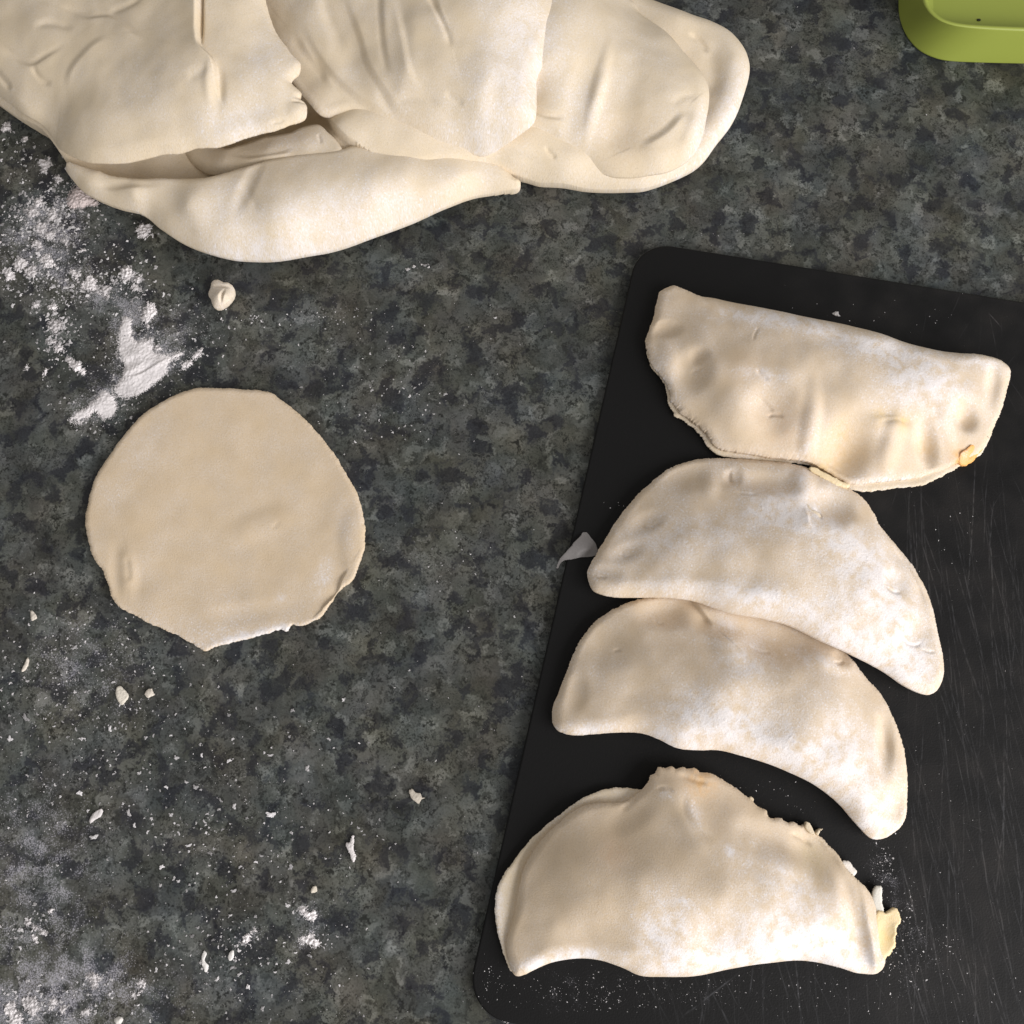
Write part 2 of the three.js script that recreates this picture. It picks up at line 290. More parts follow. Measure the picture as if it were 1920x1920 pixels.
  for (let i = 0; i < uv.count; i++) uv.setXY(i, (p.getX(i) * 1000 - ORG[0]) / TILE, (ORG[1] + TILE - p.getZ(i) * 1000) / TILE);
  const m = new THREE.Mesh(g, mat); m.name = 'worktop'; m.position.y = -0.02; m.receiveShadow = true; m.userData.kind = 'structure'; scene.add(m);
}

// ------------------------------------------------------------------ cutting board
const BT = 3.6;                                                        // top of the board, mm
const boardDust = blobs([[1655, 1625, 30, 60, -25, 0.9], [1690, 1700, 30, 50, -20, 0.5], [1700, 1800, 35, 60, 20, 0.5], [1250, 1850, 260, 45, 4, 0.4], [1060, 1870, 60, 40, 0, 0.5], [1760, 1770, 50, 40, 0, 0.35], [1480, 1500, 70, 40, 30, 0.25], [1780, 1080, 80, 90, 0, 0.15], [1820, 1500, 150, 300, 0, 0.12], [1700, 1880, 250, 80, 0, 0.2], [1800, 620, 80, 40, 10, 0.12], [1560, 600, 60, 40, 10, 0.08]], BT);
{
  const c4 = [[1198.5, 452.4], [2450, 652], [2120, 2110], [868, 1903]].map(([u, v]) => plan(u, v, BT - 0.6)), rad = [13, 15, 15, 15], out = [];
  const s = new THREE.Shape();
  c4.forEach((q, i) => {
    const a = c4[(i + 3) % 4], b = c4[(i + 1) % 4], la = Math.hypot(a[0] - q[0], a[1] - q[1]), lb = Math.hypot(b[0] - q[0], b[1] - q[1]), r = rad[i];
    const p0 = [q[0] + ((a[0] - q[0]) / la) * r, q[1] + ((a[1] - q[1]) / la) * r], p1 = [q[0] + ((b[0] - q[0]) / lb) * r, q[1] + ((b[1] - q[1]) / lb) * r];
    if (i) s.lineTo(p0[0], p0[1]); else s.moveTo(p0[0], p0[1]);
    const k = 0.45; s.bezierCurveTo(mix(q[0], p0[0], k), mix(q[1], p0[1], k), mix(q[0], p1[0], k), mix(q[1], p1[1], k), p1[0], p1[1]);
  });
  s.closePath();
  const bev = 0.7, g = new THREE.ExtrudeGeometry(s, { depth: BT - 2 * bev, bevelEnabled: true, bevelSize: bev, bevelThickness: bev, bevelSegments: 4, bevelOffset: -bev, curveSegments: 24 });
  g.rotateX(Math.PI / 2); g.translate(0, BT - bev, 0); g.scale(0.001, 0.001, 0.001);
  // knife marks: [x, z, dx, dz, half length, width, strength]
  const rnd = rng(5), cuts = [], B0 = plan(860, 440, BT), S = 300;
  const cut = (u, v, ang, len, w, a) => { const q = plan(u, v, BT), t = ang * Math.PI / 180; cuts.push([q[0], q[1], Math.cos(t), Math.sin(t), len * SC / 2, w, a, rnd() * 50, (rnd() - 0.5) * 0.02]); };
  for (let i = 0; i < 170; i++) cut(1700 + rnd() * 240, 950 + rnd() * 980, 74 + rnd() * 26, 60 + rnd() * 260, 0.14 + rnd() * 0.16, 0.16 + rnd() * 0.42);
  for (let i = 0; i < 50; i++) cut(1200 + rnd() * 500, 1830 + rnd() * 100, 80 + (rnd() - 0.5) * 40, 40 + rnd() * 110, 0.13 + rnd() * 0.12, 0.15 + rnd() * 0.25);
  for (let i = 0; i < 34; i++) cut(1680 + rnd() * 250, 560 + rnd() * 420, 50 + rnd() * 80, 30 + rnd() * 110, 0.12 + rnd() * 0.1, 0.1 + rnd() * 0.25);
  for (let i = 0; i < 40; i++) cut(1650 + rnd() * 270, 900 + rnd() * 1000, rnd() * 180, 20 + rnd() * 60, 0.12, 0.12 + rnd() * 0.2);
  cut(1333, 1865, 145, 130, 0.32, 0.6); cut(1320, 1880, 105, 90, 0.28, 0.5); cut(1351, 1890, 62, 70, 0.28, 0.5); cut(1408, 1840, 102, 50, 0.3, 0.5); cut(1497, 1862, 88, 120, 0.32, 0.6); cut(1884, 1760, 84, 240, 0.3, 0.5); cut(1800, 1880, 74, 120, 0.26, 0.45); cut(1865, 600, 55, 40, 0.22, 0.6);
  cut(1626, 1868, 92, 60, 0.25, 0.5); cut(1868, 1850, 80, 160, 0.26, 0.5); cut(1745, 1600, 78, 220, 0.22, 0.4);
  const N = 1600, mark = new Float32Array(N * N);
  for (const [x, z, dx, dz, h, w, a, sd0, bend] of cuts) {
    const st = S / N * 0.6;
    for (let t = -h; t <= h; t += st) {
      const k = a * (1 - Math.abs(t / h) ** 3) * clamp(0.75 + 0.7 * n2(sd0, t * 0.25)) , off = bend * t * t * 0.3 + 0.15 * n2b(sd0, t * 0.08), px = (x + dx * t - dz * off - B0[0]) / S * N, pz = (z + dz * t + dx * off - B0[1]) / S * N, rr = Math.max(0.75, w / S * N);
      for (let j = Math.floor(pz - rr - 1); j <= pz + rr + 1; j++) for (let i = Math.floor(px - rr - 1); i <= px + rr + 1; i++) if (i >= 0 && j >= 0 && i < N && j < N) { const f = k * clamp(1.2 - Math.hypot(i - px, j - pz) / rr); if (f > mark[j * N + i]) mark[j * N + i] = f; }
    }
  }
  const map = texture(N, N, (i, j, c) => {
    const jj = N - 1 - j, x = B0[0] + ((i + 0.5) / N) * S, z = B0[1] + ((jj + 0.5) / N) * S, m = mark[jj * N + i];
    const grain = n2(x * 2.8, z * 2.8) * 0.5 + n2b(x * 5, z * 5) * 0.5, wear = sstep(60, 150, x) * (0.5 + fbm(x * 0.04, z * 0.04, 3));
    let v = 16.5 + (3 + 5 * wear) * grain + 13 * wear;
    v = mix(v, 135, m * 0.72);
    const f = blobSum(boardDust, x, z) * (0.6 + 1.0 * fbm(x * 0.12, z * 0.12, 3, n2c)), g = 0.5 + 0.5 * (n2c(x * 1.9, z * 1.9) * 0.55 + n2(x * 3.6 + 9, z * 3.6) * 0.45);
    const w = f > 0.02 ? clamp(0.05 * f + 0.62 * sstep(1.02 - 0.45 * Math.min(f, 1.1), 1.16 - 0.35 * Math.min(f, 1.1), g + 0.1)) : 0;
    c[0] = mix(v * (0.985 + 0.05 * wear), 170, w); c[1] = mix(v, 168, w); c[2] = mix(v * (1.05 - 0.06 * wear), 178, w);
  });
  const bump = texture(1024, 1024, (i, j, c) => { const x = (i / 1024) * S, z = (j / 1024) * S; c[0] = c[1] = c[2] = 128 + 80 * (n2(x * 1.6, z * 1.6) * 0.6 + n2b(x * 3, z * 3) * 0.4); }, false);
  const mat = new THREE.MeshPhysicalMaterial({ map, bumpMap: bump, bumpScale: 0.00012, roughness: 0.55, specularIntensity: 0.4 }); mat.name = 'black_plastic';
  const p = g.attributes.position, uv = g.attributes.uv;
  for (let i = 0; i < p.count; i++) uv.setXY(i, (p.getX(i) * 1000 - B0[0]) / S, 1 - (p.getZ(i) * 1000 - B0[1]) / S);
  const m = new THREE.Mesh(g, mat); m.name = 'cutting_board'; m.castShadow = m.receiveShadow = true; scene.add(m);
  tag(m, 'thin black plastic cutting board with rounded corners and pale knife scratches under the dumplings', 'cutting board');
}

// ------------------------------------------------------------------ the big folded lump of dough
{
  const t = thing('bread_dough', 'large folded lump of pale dough lying across the upper left of the worktop', 'dough');
  const CL = [-235, 120, -245, 20];
  lobe({ name: 'dough_body', parent: t, creaseGain: 0.8,  seed: 1, cell: 0.42, rag: 0.3, lump: 0.3, dusty: 0.22, clip: CL,
    outline: [[0, 200], [40, 226], [75, 241], [90, 256], [100, 268], [113, 287], [126, 306], [148, 334], [178, 360], [225, 383], [285, 402], [320, 410], [400, 425], [560, 425], [700, 395], [800, 365], [880, 345], [940, 335], [985, 342], [1016, 350], [1076, 356], [1115, 362], [1171, 362], [1214, 358], [1274, 336], [1313, 313], [1341, 277], [1373, 234], [1392, 186], [1403, 143], [1400, 115], [1388, 91], [1365, 67], [1329, 48], [1293, 36], [1234, 14], [1202, 0], [1100, -60], [900, -160], [600, -220], [300, -220], [0, -180], [-140, -60], [-140, 60], [-70, 150]],
    heights: [[1385, 150, 15], [1340, 60, 14], [1270, 35, 15], [1360, 220, 15], [1300, 310, 14], [1200, 350, 14], [1100, 350, 13], [1000, 345, 12], [930, 340, 12], [1200, 200, 13], [1325, 130, 12.5], [1340, 180, 13], [1325, 230, 13], [1150, 100, 18], [1060, 330, 16], [960, 310, 17], [880, 285, 19], [800, 272, 21], [720, 250, 22.5], [690, 270, 21], [640, 240, 22], [900, 200, 22], [575, 225, 7], [560, 240, 6], [480, 265, 6], [340, 315, 11], [250, 322, 10], [180, 315, 10], [130, 300, 14], [90, 262, 15], [40, 232, 15], [0, 205, 15], [-60, 150, 15], [300, 200, 20], [200, 100, 24], [500, 0, 26], [0, 0, 22], [800, 0, 26], [1100, 0, 18], [1200, 10, 14], [200, 370, 12], [400, 400, 12], [700, 380, 12]],
    rims: [[1390, 150, 9], [1300, 40, 8], [1250, 335, 9], [1100, 355, 9], [1000, 345, 8], [100, 262, 3], [0, 200, 7], [166, 368, 7], [400, 470, 7]],
    creases: [{ p: [[668, 278], [648, 266], [628, 247], [607, 223]], step: 5, fall: 260, sharp: 4, open: 1 }, { p: [[866, 288], [905, 284], [960, 288], [1010, 300], [1032, 292]], groove: 0.9, w: 4 }, { p: [[1020, 276], [1034, 290], [1045, 298]], groove: 1, w: 3 },
      { p: [[1327, 75], [1335, 110], [1340, 150], [1330, 190]], groove: 1.2, w: 14 }, { p: [[1290, 60], [1310, 75], [1330, 100]], groove: 1, w: 5 }],
    flour: [[1380, 180, 40, 90, 10, 0.6], [1330, 260, 40, 60, 30, 0.5], [1250, 335, 70, 25, -20, 0.35]] });
  lobe({ name: 'lower_fold', parent: t, creaseGain: 0.8,  thick: 6, tuck: 5, seed: 2, rag: 0.15, lump: 0.25, dusty: 0.3, under: 2,
    outline: [[106, 282], [118, 300], [140, 309], [158, 315], [186, 323], [206, 331], [238, 336], [285, 338], [336, 338], [380, 337], [410, 331], [440, 322], [467, 314], [503, 303], [554, 294], [614, 288], [642, 283], [669, 276], [719, 283], [799, 291], [858, 289], [889, 293], [918, 303], [945, 318], [962, 335], [975, 341], [980, 348], [969, 358], [898, 372], [838, 392], [779, 420], [752, 431], [673, 459], [594, 481], [534, 491], [475, 494], [427, 489], [380, 475], [336, 455], [301, 431], [273, 408], [222, 392], [166, 368], [135, 336], [115, 305]],
    heights: [[118, 300, 15], [150, 312, 17], [240, 335, 19], [340, 336, 21.5], [430, 325, 22.5], [520, 300, 23], [620, 287, 23.5], [669, 278, 23], [719, 284, 22], [800, 293, 20], [880, 294, 17.5], [950, 327, 14], [972, 346, 12], [350, 385, 22.5], [550, 370, 25.5], [540, 420, 23], [700, 360, 24], [760, 340, 22.5], [860, 330, 18.5], [250, 365, 19], [400, 440, 18], [336, 440, 14.5], [480, 480, 14.5], [600, 465, 15], [750, 418, 14.5], [880, 365, 13.5], [200, 375, 13.5], [130, 325, 14], [166, 350, 15.5], [270, 395, 14.5]],
    rims: [[150, 312, 1.6], [240, 335, 1.6], [340, 337, 1.6], [430, 325, 2], [520, 300, 1.4], [620, 287, 1.4], [720, 283, 2], [850, 290, 2.5], [940, 315, 4], [978, 348, 3.5], [898, 372, 7], [752, 431, 9], [600, 478, 9], [475, 490, 9], [380, 475, 8], [270, 405, 6], [166, 366, 6], [120, 320, 5]],
    dents: [[465, 345, 14, 50, 20, -1.1], [340, 420, 22, 60, -20, -0.8], [180, 340, 40, 10, 25, -0.6], [230, 345, 60, 7, 5, -0.8], [440, 440, 40, 60, 20, 0.7], [500, 400, 30, 70, 15, 0.6]],
    creases: [{ p: [[455, 335], [470, 370], [490, 400]], groove: 0.5, w: 6 }, { p: [[300, 420], [340, 425], [372, 436]], groove: 0.7, w: 4 }],
    flour: [[620, 400, 180, 60, -15, 0.5], [420, 380, 40, 70, 15, 0.4], [490, 470, 160, 18, 0, 0.5]] });
  lobe({ name: 'inner_fold', parent: t, thick: 4, tuck: 5, seed: 3, rag: 0.2, lump: 0.25, dusty: 0.2, under: 8,
    outline: [[340, 270], [344, 288], [354, 300], [363, 311], [380, 325], [394, 331], [421, 332], [445, 328], [470, 322], [507, 312], [560, 304], [620, 296], [642, 288], [640, 278], [632, 267], [617, 252], [600, 237], [584, 237], [561, 244], [544, 252], [521, 256], [498, 260], [473, 268], [448, 276], [423, 281], [395, 268], [360, 262]],
    heights: [[346, 290, 13.5], [380, 322, 14], [420, 327, 16], [470, 312, 19], [520, 300, 21.5], [600, 286, 23], [636, 278, 23.2], [600, 240, 22.5], [560, 247, 21.5], [500, 263, 20.5], [450, 278, 18], [400, 270, 15], [420, 300, 18], [500, 280, 21.7], [570, 265, 23]],
    rims: [[380, 325, 4], [350, 300, 3.5], [450, 315, 2.5], [620, 285, 2], [600, 238, 1.8], [500, 260, 2.2]],
    creases: [{ p: [[430, 288], [470, 296], [520, 290], [560, 276]], step: 0.8, fall: 30, sharp: 6 }, { p: [[596, 250], [600, 262], [602, 270]], groove: 0.4, w: 3 }],
    flour: [[560, 265, 60, 25, -15, 0.4]] });
  lobe({ name: 'right_fold', parent: t, creaseGain: 0.8,  thick: 4, tuck: 6, seed: 4, cell: 0.42, rag: 0.2, lump: 0.3, dusty: 0.25, under: 5, clip: CL,
    outline: [[1185, 10], [1202, 36], [1225, 52], [1246, 67], [1264, 84], [1279, 102], [1296, 120], [1311, 138], [1322, 155], [1328, 175], [1327, 206], [1322, 232], [1318, 255], [1308, 281], [1296, 300], [1277, 315], [1246, 329], [1210, 335], [1175, 339], [1145, 337], [1111, 327], [1076, 313], [1041, 297], [1024, 286], [990, 280], [950, 285], [900, 200], [880, 50], [900, -120], [1100, -60]],
    heights: [[1320, 175, 25], [1285, 110, 24.5], [1245, 70, 23.5], [1205, 40, 21], [1190, 10, 18], [1310, 260, 23], [1280, 300, 20], [1200, 325, 18.5], [1140, 325, 18], [1080, 308, 18.5], [1030, 285, 20], [1000, 265, 22], [960, 270, 22], [1150, 150, 28], [1050, 120, 32.5], [1250, 170, 28], [1230, 110, 27], [1040, 220, 25.5], [1015, 190, 26.5], [1010, 150, 28.5], [1020, 115, 33], [1150, 250, 22], [1240, 250, 23.5], [960, 100, 32], [1090, 0, 33], [1050, 60, 35.5], [1150, 50, 28.5], [950, 0, 34], [900, 150, 30]],
    rims: [[1320, 180, 5], [1285, 110, 5], [1230, 60, 6], [1190, 20, 6], [1310, 270, 6], [1250, 325, 6], [1150, 335, 8], [1076, 313, 9], [1024, 286, 9]],
    dents: [[1121, 170, 12, 75, 14, 1.3], [1080, 190, 20, 80, 14, -1.0], [1170, 190, 30, 80, 10, -0.8], [1170, 250, 60, 30, -20, -0.8], [1060, 250, 40, 25, 20, 0.6], [1296, 270, 18, 50, 20, 0.7]],
    creases: [{ p: [[1195, 272], [1225, 259], [1255, 238], [1285, 205]], step: 1.8, fall: 45, sharp: 9, groove: 0.4, w: 8 }, { p: [[1003, 206], [1022, 214], [1045, 217], [1062, 220]], groove: 1.2, w: 4, openStart: 1 }, { p: [[1150, 120], [1128, 165], [1110, 215]], groove: -0.7, w: 9 },
      { p: [[985, 258], [1002, 264], [1018, 272], [1028, 288]], groove: 1, w: 4 }, { p: [[1255, 200], [1285, 180], [1310, 178]], groove: 0.4, w: 6 }],
    flour: [[1100, 200, 60, 70, 10, 0.35], [1310, 250, 20, 60, 10, 0.5], [1000, 60, 60, 70, 0, 0.6], [1200, 100, 60, 40, 20, 0.2]],
    tints: [[1170, 260, 60, 0.25, [0.72, 0.55, 0.36]]] });
  lobe({ name: 'middle_fold', parent: t, creaseGain: 0.8,  thick: 4, tuck: 6, seed: 5, cell: 0.4, rag: 0.25, lump: 0.35, dusty: 0.3, under: 10, clip: CL,
    outline: [[480, 20], [505, 80], [530, 130], [552, 160], [568, 182], [580, 196], [590, 208], [600, 217], [616, 220], [635, 214], [660, 212], [685, 214], [706, 221], [736, 232], [765, 244], [791, 254], [824, 263], [858, 268], [885, 272], [907, 274], [930, 270], [953, 263], [972, 255], [989, 246], [1001, 236], [1005, 224], [1006, 206], [1006, 182], [1006, 158], [1012, 140], [1026, 110], [1046, 70], [1065, 20], [1060, -80], [800, -160], [480, -120]],
    heights: [[590, 208, 26], [620, 216, 26], [690, 216, 27.5], [740, 235, 27], [800, 257, 25.5], [870, 270, 24.5], [930, 268, 26.5], [985, 248, 31], [1004, 215, 34], [1004, 165, 35.5], [1018, 125, 35.5], [1046, 70, 33.5], [1065, 20, 31], [750, 150, 37], [850, 110, 41], [820, 200, 34], [900, 200, 36.5], [660, 110, 34], [610, 150, 31], [570, 160, 28], [540, 110, 29], [960, 130, 39.5], [960, 50, 41], [700, 0, 40], [560, 20, 34], [850, 0, 44], [1000, 0, 40], [510, 40, 29], [760, -80, 42]],
    rims: [[620, 216, 2.5], [690, 216, 4], [800, 257, 7], [900, 272, 8], [985, 248, 7], [1005, 190, 6], [1015, 135, 6], [1040, 80, 3], [560, 170, 2]],
    dents: [[890, 40, 90, 70, 0, 0.8], [740, 90, 25, 90, 8, -1.0], [640, 60, 25, 90, -20, -1.2], [800, 190, 70, 30, 20, -0.6], [950, 220, 30, 30, 0, 0.8], [690, 180, 50, 20, 20, 0.6], [930, 165, 14, 30, 0, -0.5]],
    creases: [{ p: [[712, -30], [714, 30], [718, 80], [726, 120], [738, 148]], step: -1.3, fall: 60, sharp: 7, groove: 0.6, w: 5, openStart: 1 }, { p: [[800, -25], [820, 20], [838, 62], [848, 95]], groove: 1.5, w: 4, openStart: 1 }, { p: [[820, 0], [836, 40], [846, 80]], step: 0.8, fall: 40, sharp: 6 },
      { p: [[545, 60], [575, 100], [598, 125], [612, 148], [625, 160]], step: -1.2, fall: 50, sharp: 8, groove: 0.5, w: 5 }, { p: [[735, 186], [765, 176], [800, 178], [830, 190]], groove: 0.6, w: 5 }, { p: [[700, 170], [724, 190], [745, 215], [790, 236]], groove: 0.7, w: 5 }, { p: [[832, 168], [850, 178], [872, 188]], groove: 0.7, w: 4 }, { p: [[882, 208], [915, 220], [957, 228]], groove: 0.6, w: 4 },
      { p: [[640, -20], [672, 60], [690, 120], [730, 180], [775, 225]], step: -1.5, fall: 45, sharp: 7 }, { p: [[560, 40], [600, 110], [650, 165], [720, 212], [800, 246]], step: -1.6, fall: 40, sharp: 7, groove: 0.5, w: 5 }, { p: [[740, -10], [756, 60], [770, 130], [800, 170]], step: 1.2, fall: 50, sharp: 8 }, { p: [[600, -20], [620, 40], [650, 90]], groove: 0.7, w: 8 }],
    flour: [[960, 180, 70, 80, 0, 0.55], [980, 60, 60, 80, 0, 0.6], [870, 230, 60, 30, 10, 0.3]] });
  lobe({ name: 'left_fold', parent: t, creaseGain: 0.8,  thick: 3.5, tuck: 8, seed: 6, cell: 0.4, rag: 0.2, lump: 0.4, dusty: 0.2, under: 10, clip: CL,
    outline: [[113, 281], [124, 290], [138, 298], [155, 305], [176, 310], [208, 311], [241, 309], [273, 302], [306, 292], [328, 289], [345, 285], [367, 277], [402, 275], [423, 271], [455, 260], [486, 252], [519, 246], [548, 235], [567, 229], [576, 221], [577, 206], [571, 194], [562, 188], [568, 180], [556, 168], [548, 160], [553, 150], [562, 142], [566, 130], [562, 118], [550, 108], [534, 86], [518, 63], [503, 20], [497, -10], [488, -80], [300, -200], [0, -170], [-120, -60], [-110, 60], [-50, 140], [0, 182], [45, 216], [80, 236], [98, 258]],
    heights: [[120, 284, 21], [150, 298, 23.5], [208, 305, 26], [300, 290, 28.5], [350, 280, 30], [402, 272, 32], [486, 250, 34], [560, 226, 35.5], [572, 205, 36], [556, 150, 36.5], [558, 125, 37.5], [518, 65, 38], [500, 0, 39], [200, 220, 32], [300, 210, 37], [380, 220, 37.5], [450, 170, 40.5], [520, 150, 40], [460, 80, 41.5], [440, 0, 43], [250, 120, 37], [330, 50, 42], [110, 130, 30], [0, 110, 25], [50, 215, 20], [85, 240, 18], [100, 260, 17.5], [0, 180, 18], [0, 0, 29], [150, 20, 34], [250, 0, 39], [140, 220, 27]],
    rims: [[120, 284, 3], [176, 308, 4.5], [273, 302, 4.5], [367, 277, 3], [455, 260, 2.4], [548, 235, 2.6], [576, 213, 2.6], [560, 185, 1.5], [564, 130, 2.4], [518, 63, 2.2], [90, 245, 3], [45, 216, 3], [0, 182, 4]],
    dents: [[408, 165, 12, 35, 0, -1.2], [560, 205, 18, 16, 0, 0.9], [300, 262, 90, 22, -10, 0.7], [330, 225, 40, 30, 0, -0.6], [470, 232, 60, 16, -15, 0.6], [395, 160, 12, 26, 0, 0.8], [170, 230, 60, 50, 0, 0.5], [250, 60, 30, 40, -30, 0.5], [80, 50, 60, 40, 20, 0.7]],
    creases: [{ p: [[378, -30], [376, 20], [375, 60], [375, 85], [384, 98], [398, 112], [405, 130], [407, 160], [412, 185], [426, 206]], step: 4.4, fall: 60, sharp: 3, openStart: 1 }, { p: [[378, -30], [376, 20], [375, 60], [376, 90]], groove: 4.5, w: 4, openStart: 1 },
      { p: [[138, 24], [168, 31], [205, 29], [233, 47], [254, 64], [278, 73]], step: 1.2, fall: 45, sharp: 6, groove: 0.8, w: 4 }, { p: [[-20, 72], [10, 94], [35, 112], [60, 120], [85, 106], [110, 92], [130, 78]], step: 1.1, fall: 35, sharp: 6, groove: 0.7, w: 5, openStart: 1 },
      { p: [[119, 178], [124, 155], [132, 130], [157, 100], [186, 77], [216, 70]], step: 1.0, fall: 45, sharp: 9 }, { p: [[60, 121], [68, 138], [82, 152], [100, 158]], groove: 0.9, w: 4 }, { p: [[-15, 125], [5, 148], [24, 170]], groove: 1.4, w: 4 }, { p: [[200, 22], [235, 14], [272, -4]], groove: 0.9, w: 5 },
      { p: [[60, 55], [90, 46], [120, 50], [140, 58]], groove: 0.8, w: 6 }, { p: [[110, 10], [140, 20], [180, 22]], groove: 0.5, w: 6 }, { p: [[350, 150], [375, 142], [395, 128]], groove: 0.5, w: 7 }, { p: [[505, 229], [520, 227], [535, 223]], groove: 0.8, w: 2 }, { p: [[545, 190], [558, 190], [570, 191]], groove: 0.9, w: 2, openEnd: 1 },
      { p: [[100, 230], [200, 240], [290, 250], [340, 268]], groove: -0.5, w: 24 }],
    flour: [[440, 230, 70, 40, -15, 0.5], [500, 110, 50, 90, 10, 0.35], [280, 160, 60, 90, 0, 0.18]] });
}

// ------------------------------------------------------------------ cut circle of dough
{
  const t = thing('dough_circle', 'flat round disc of rolled beige dough lying alone on the worktop', 'dough circle');
  lobe({ name: 'dough_sheet', parent: t, seed: 8, cell: 0.38, rag: 0.3, lump: 0.14, dusty: 0.2, rims: [[400, 740, 2], [190, 900, 2], [660, 900, 2], [430, 1205, 1.2], [560, 1176, 1.2], [250, 1150, 1.4], [650, 1090, 1.2]],
    mottle: 0.06, base: [0.72, 0.58, 0.41], edgeRelief: 0.8,
    outline: [[162, 972], [167, 944], [179, 900], [198, 869], [217, 841], [242, 808], [267, 781], [295, 761], [332, 741], [370, 730], [401, 729], [448, 731], [504, 736], [523, 747], [551, 769], [582, 797], [611, 831], [632, 859], [651, 891], [670, 925], [682, 966], [685, 1000], [682, 1034], [673, 1059], [664, 1084], [636, 1109], [620, 1131], [598, 1159], [566, 1173], [548, 1172], [537, 1185], [528, 1180], [495, 1190], [448, 1202], [401, 1214], [384, 1221], [370, 1212], [332, 1191], [295, 1175], [257, 1156], [226, 1139], [211, 1119], [204, 1097], [195, 1072], [179, 1050], [170, 1025], [164, 997]],
    heights: [[165, 970, 3.6], [240, 810, 3.8], [400, 735, 3.6], [520, 750, 3.6], [610, 835, 3.8], [680, 970, 4.2], [665, 1080, 4.6], [590, 1155, 4.4], [480, 1190, 4.2], [385, 1210, 4.0], [260, 1150, 3.6], [200, 1070, 4.2], [400, 950, 3.3], [300, 1050, 3.4], [520, 1050, 3.3], [300, 870, 3.9], [500, 880, 3.5]],
    dents: [[660, 1010, 20, 46, 0, 0.8], [240, 1075, 16, 38, -8, 0.8], [218, 1070, 12, 40, -8, -0.35], [490, 985, 60, 24, -20, 0.55], [420, 1090, 110, 30, 10, -0.35], [520, 820, 50, 60, 0, -0.3], [300, 1140, 50, 30, 20, 0.5], [460, 1150, 70, 18, -8, -0.5], [600, 930, 30, 50, 20, -0.3]],
    creases: [{ p: [[655, 1062], [640, 1085], [632, 1108], [618, 1125]], step: -1.2, fall: 30, sharp: 3, openEnd: 1 }, { p: [[508, 990], [518, 985], [524, 975]], groove: 0.14, w: 5 }, { p: [[240, 1040], [246, 1070], [244, 1095]], step: -0.5, fall: 20, sharp: 6 }],
    flour: [[420, 1180, 170, 50, 4, 0.22], [470, 1192, 80, 9, -12, 0.9], [535, 1178, 14, 8, 0, 0.8], [605, 1080, 14, 34, 20, 0.5], [255, 860, 30, 100, 20, 0.16], [525, 1120, 8, 8, 0, 0.5], [650, 1000, 20, 40, 0, 0.25]] });
}

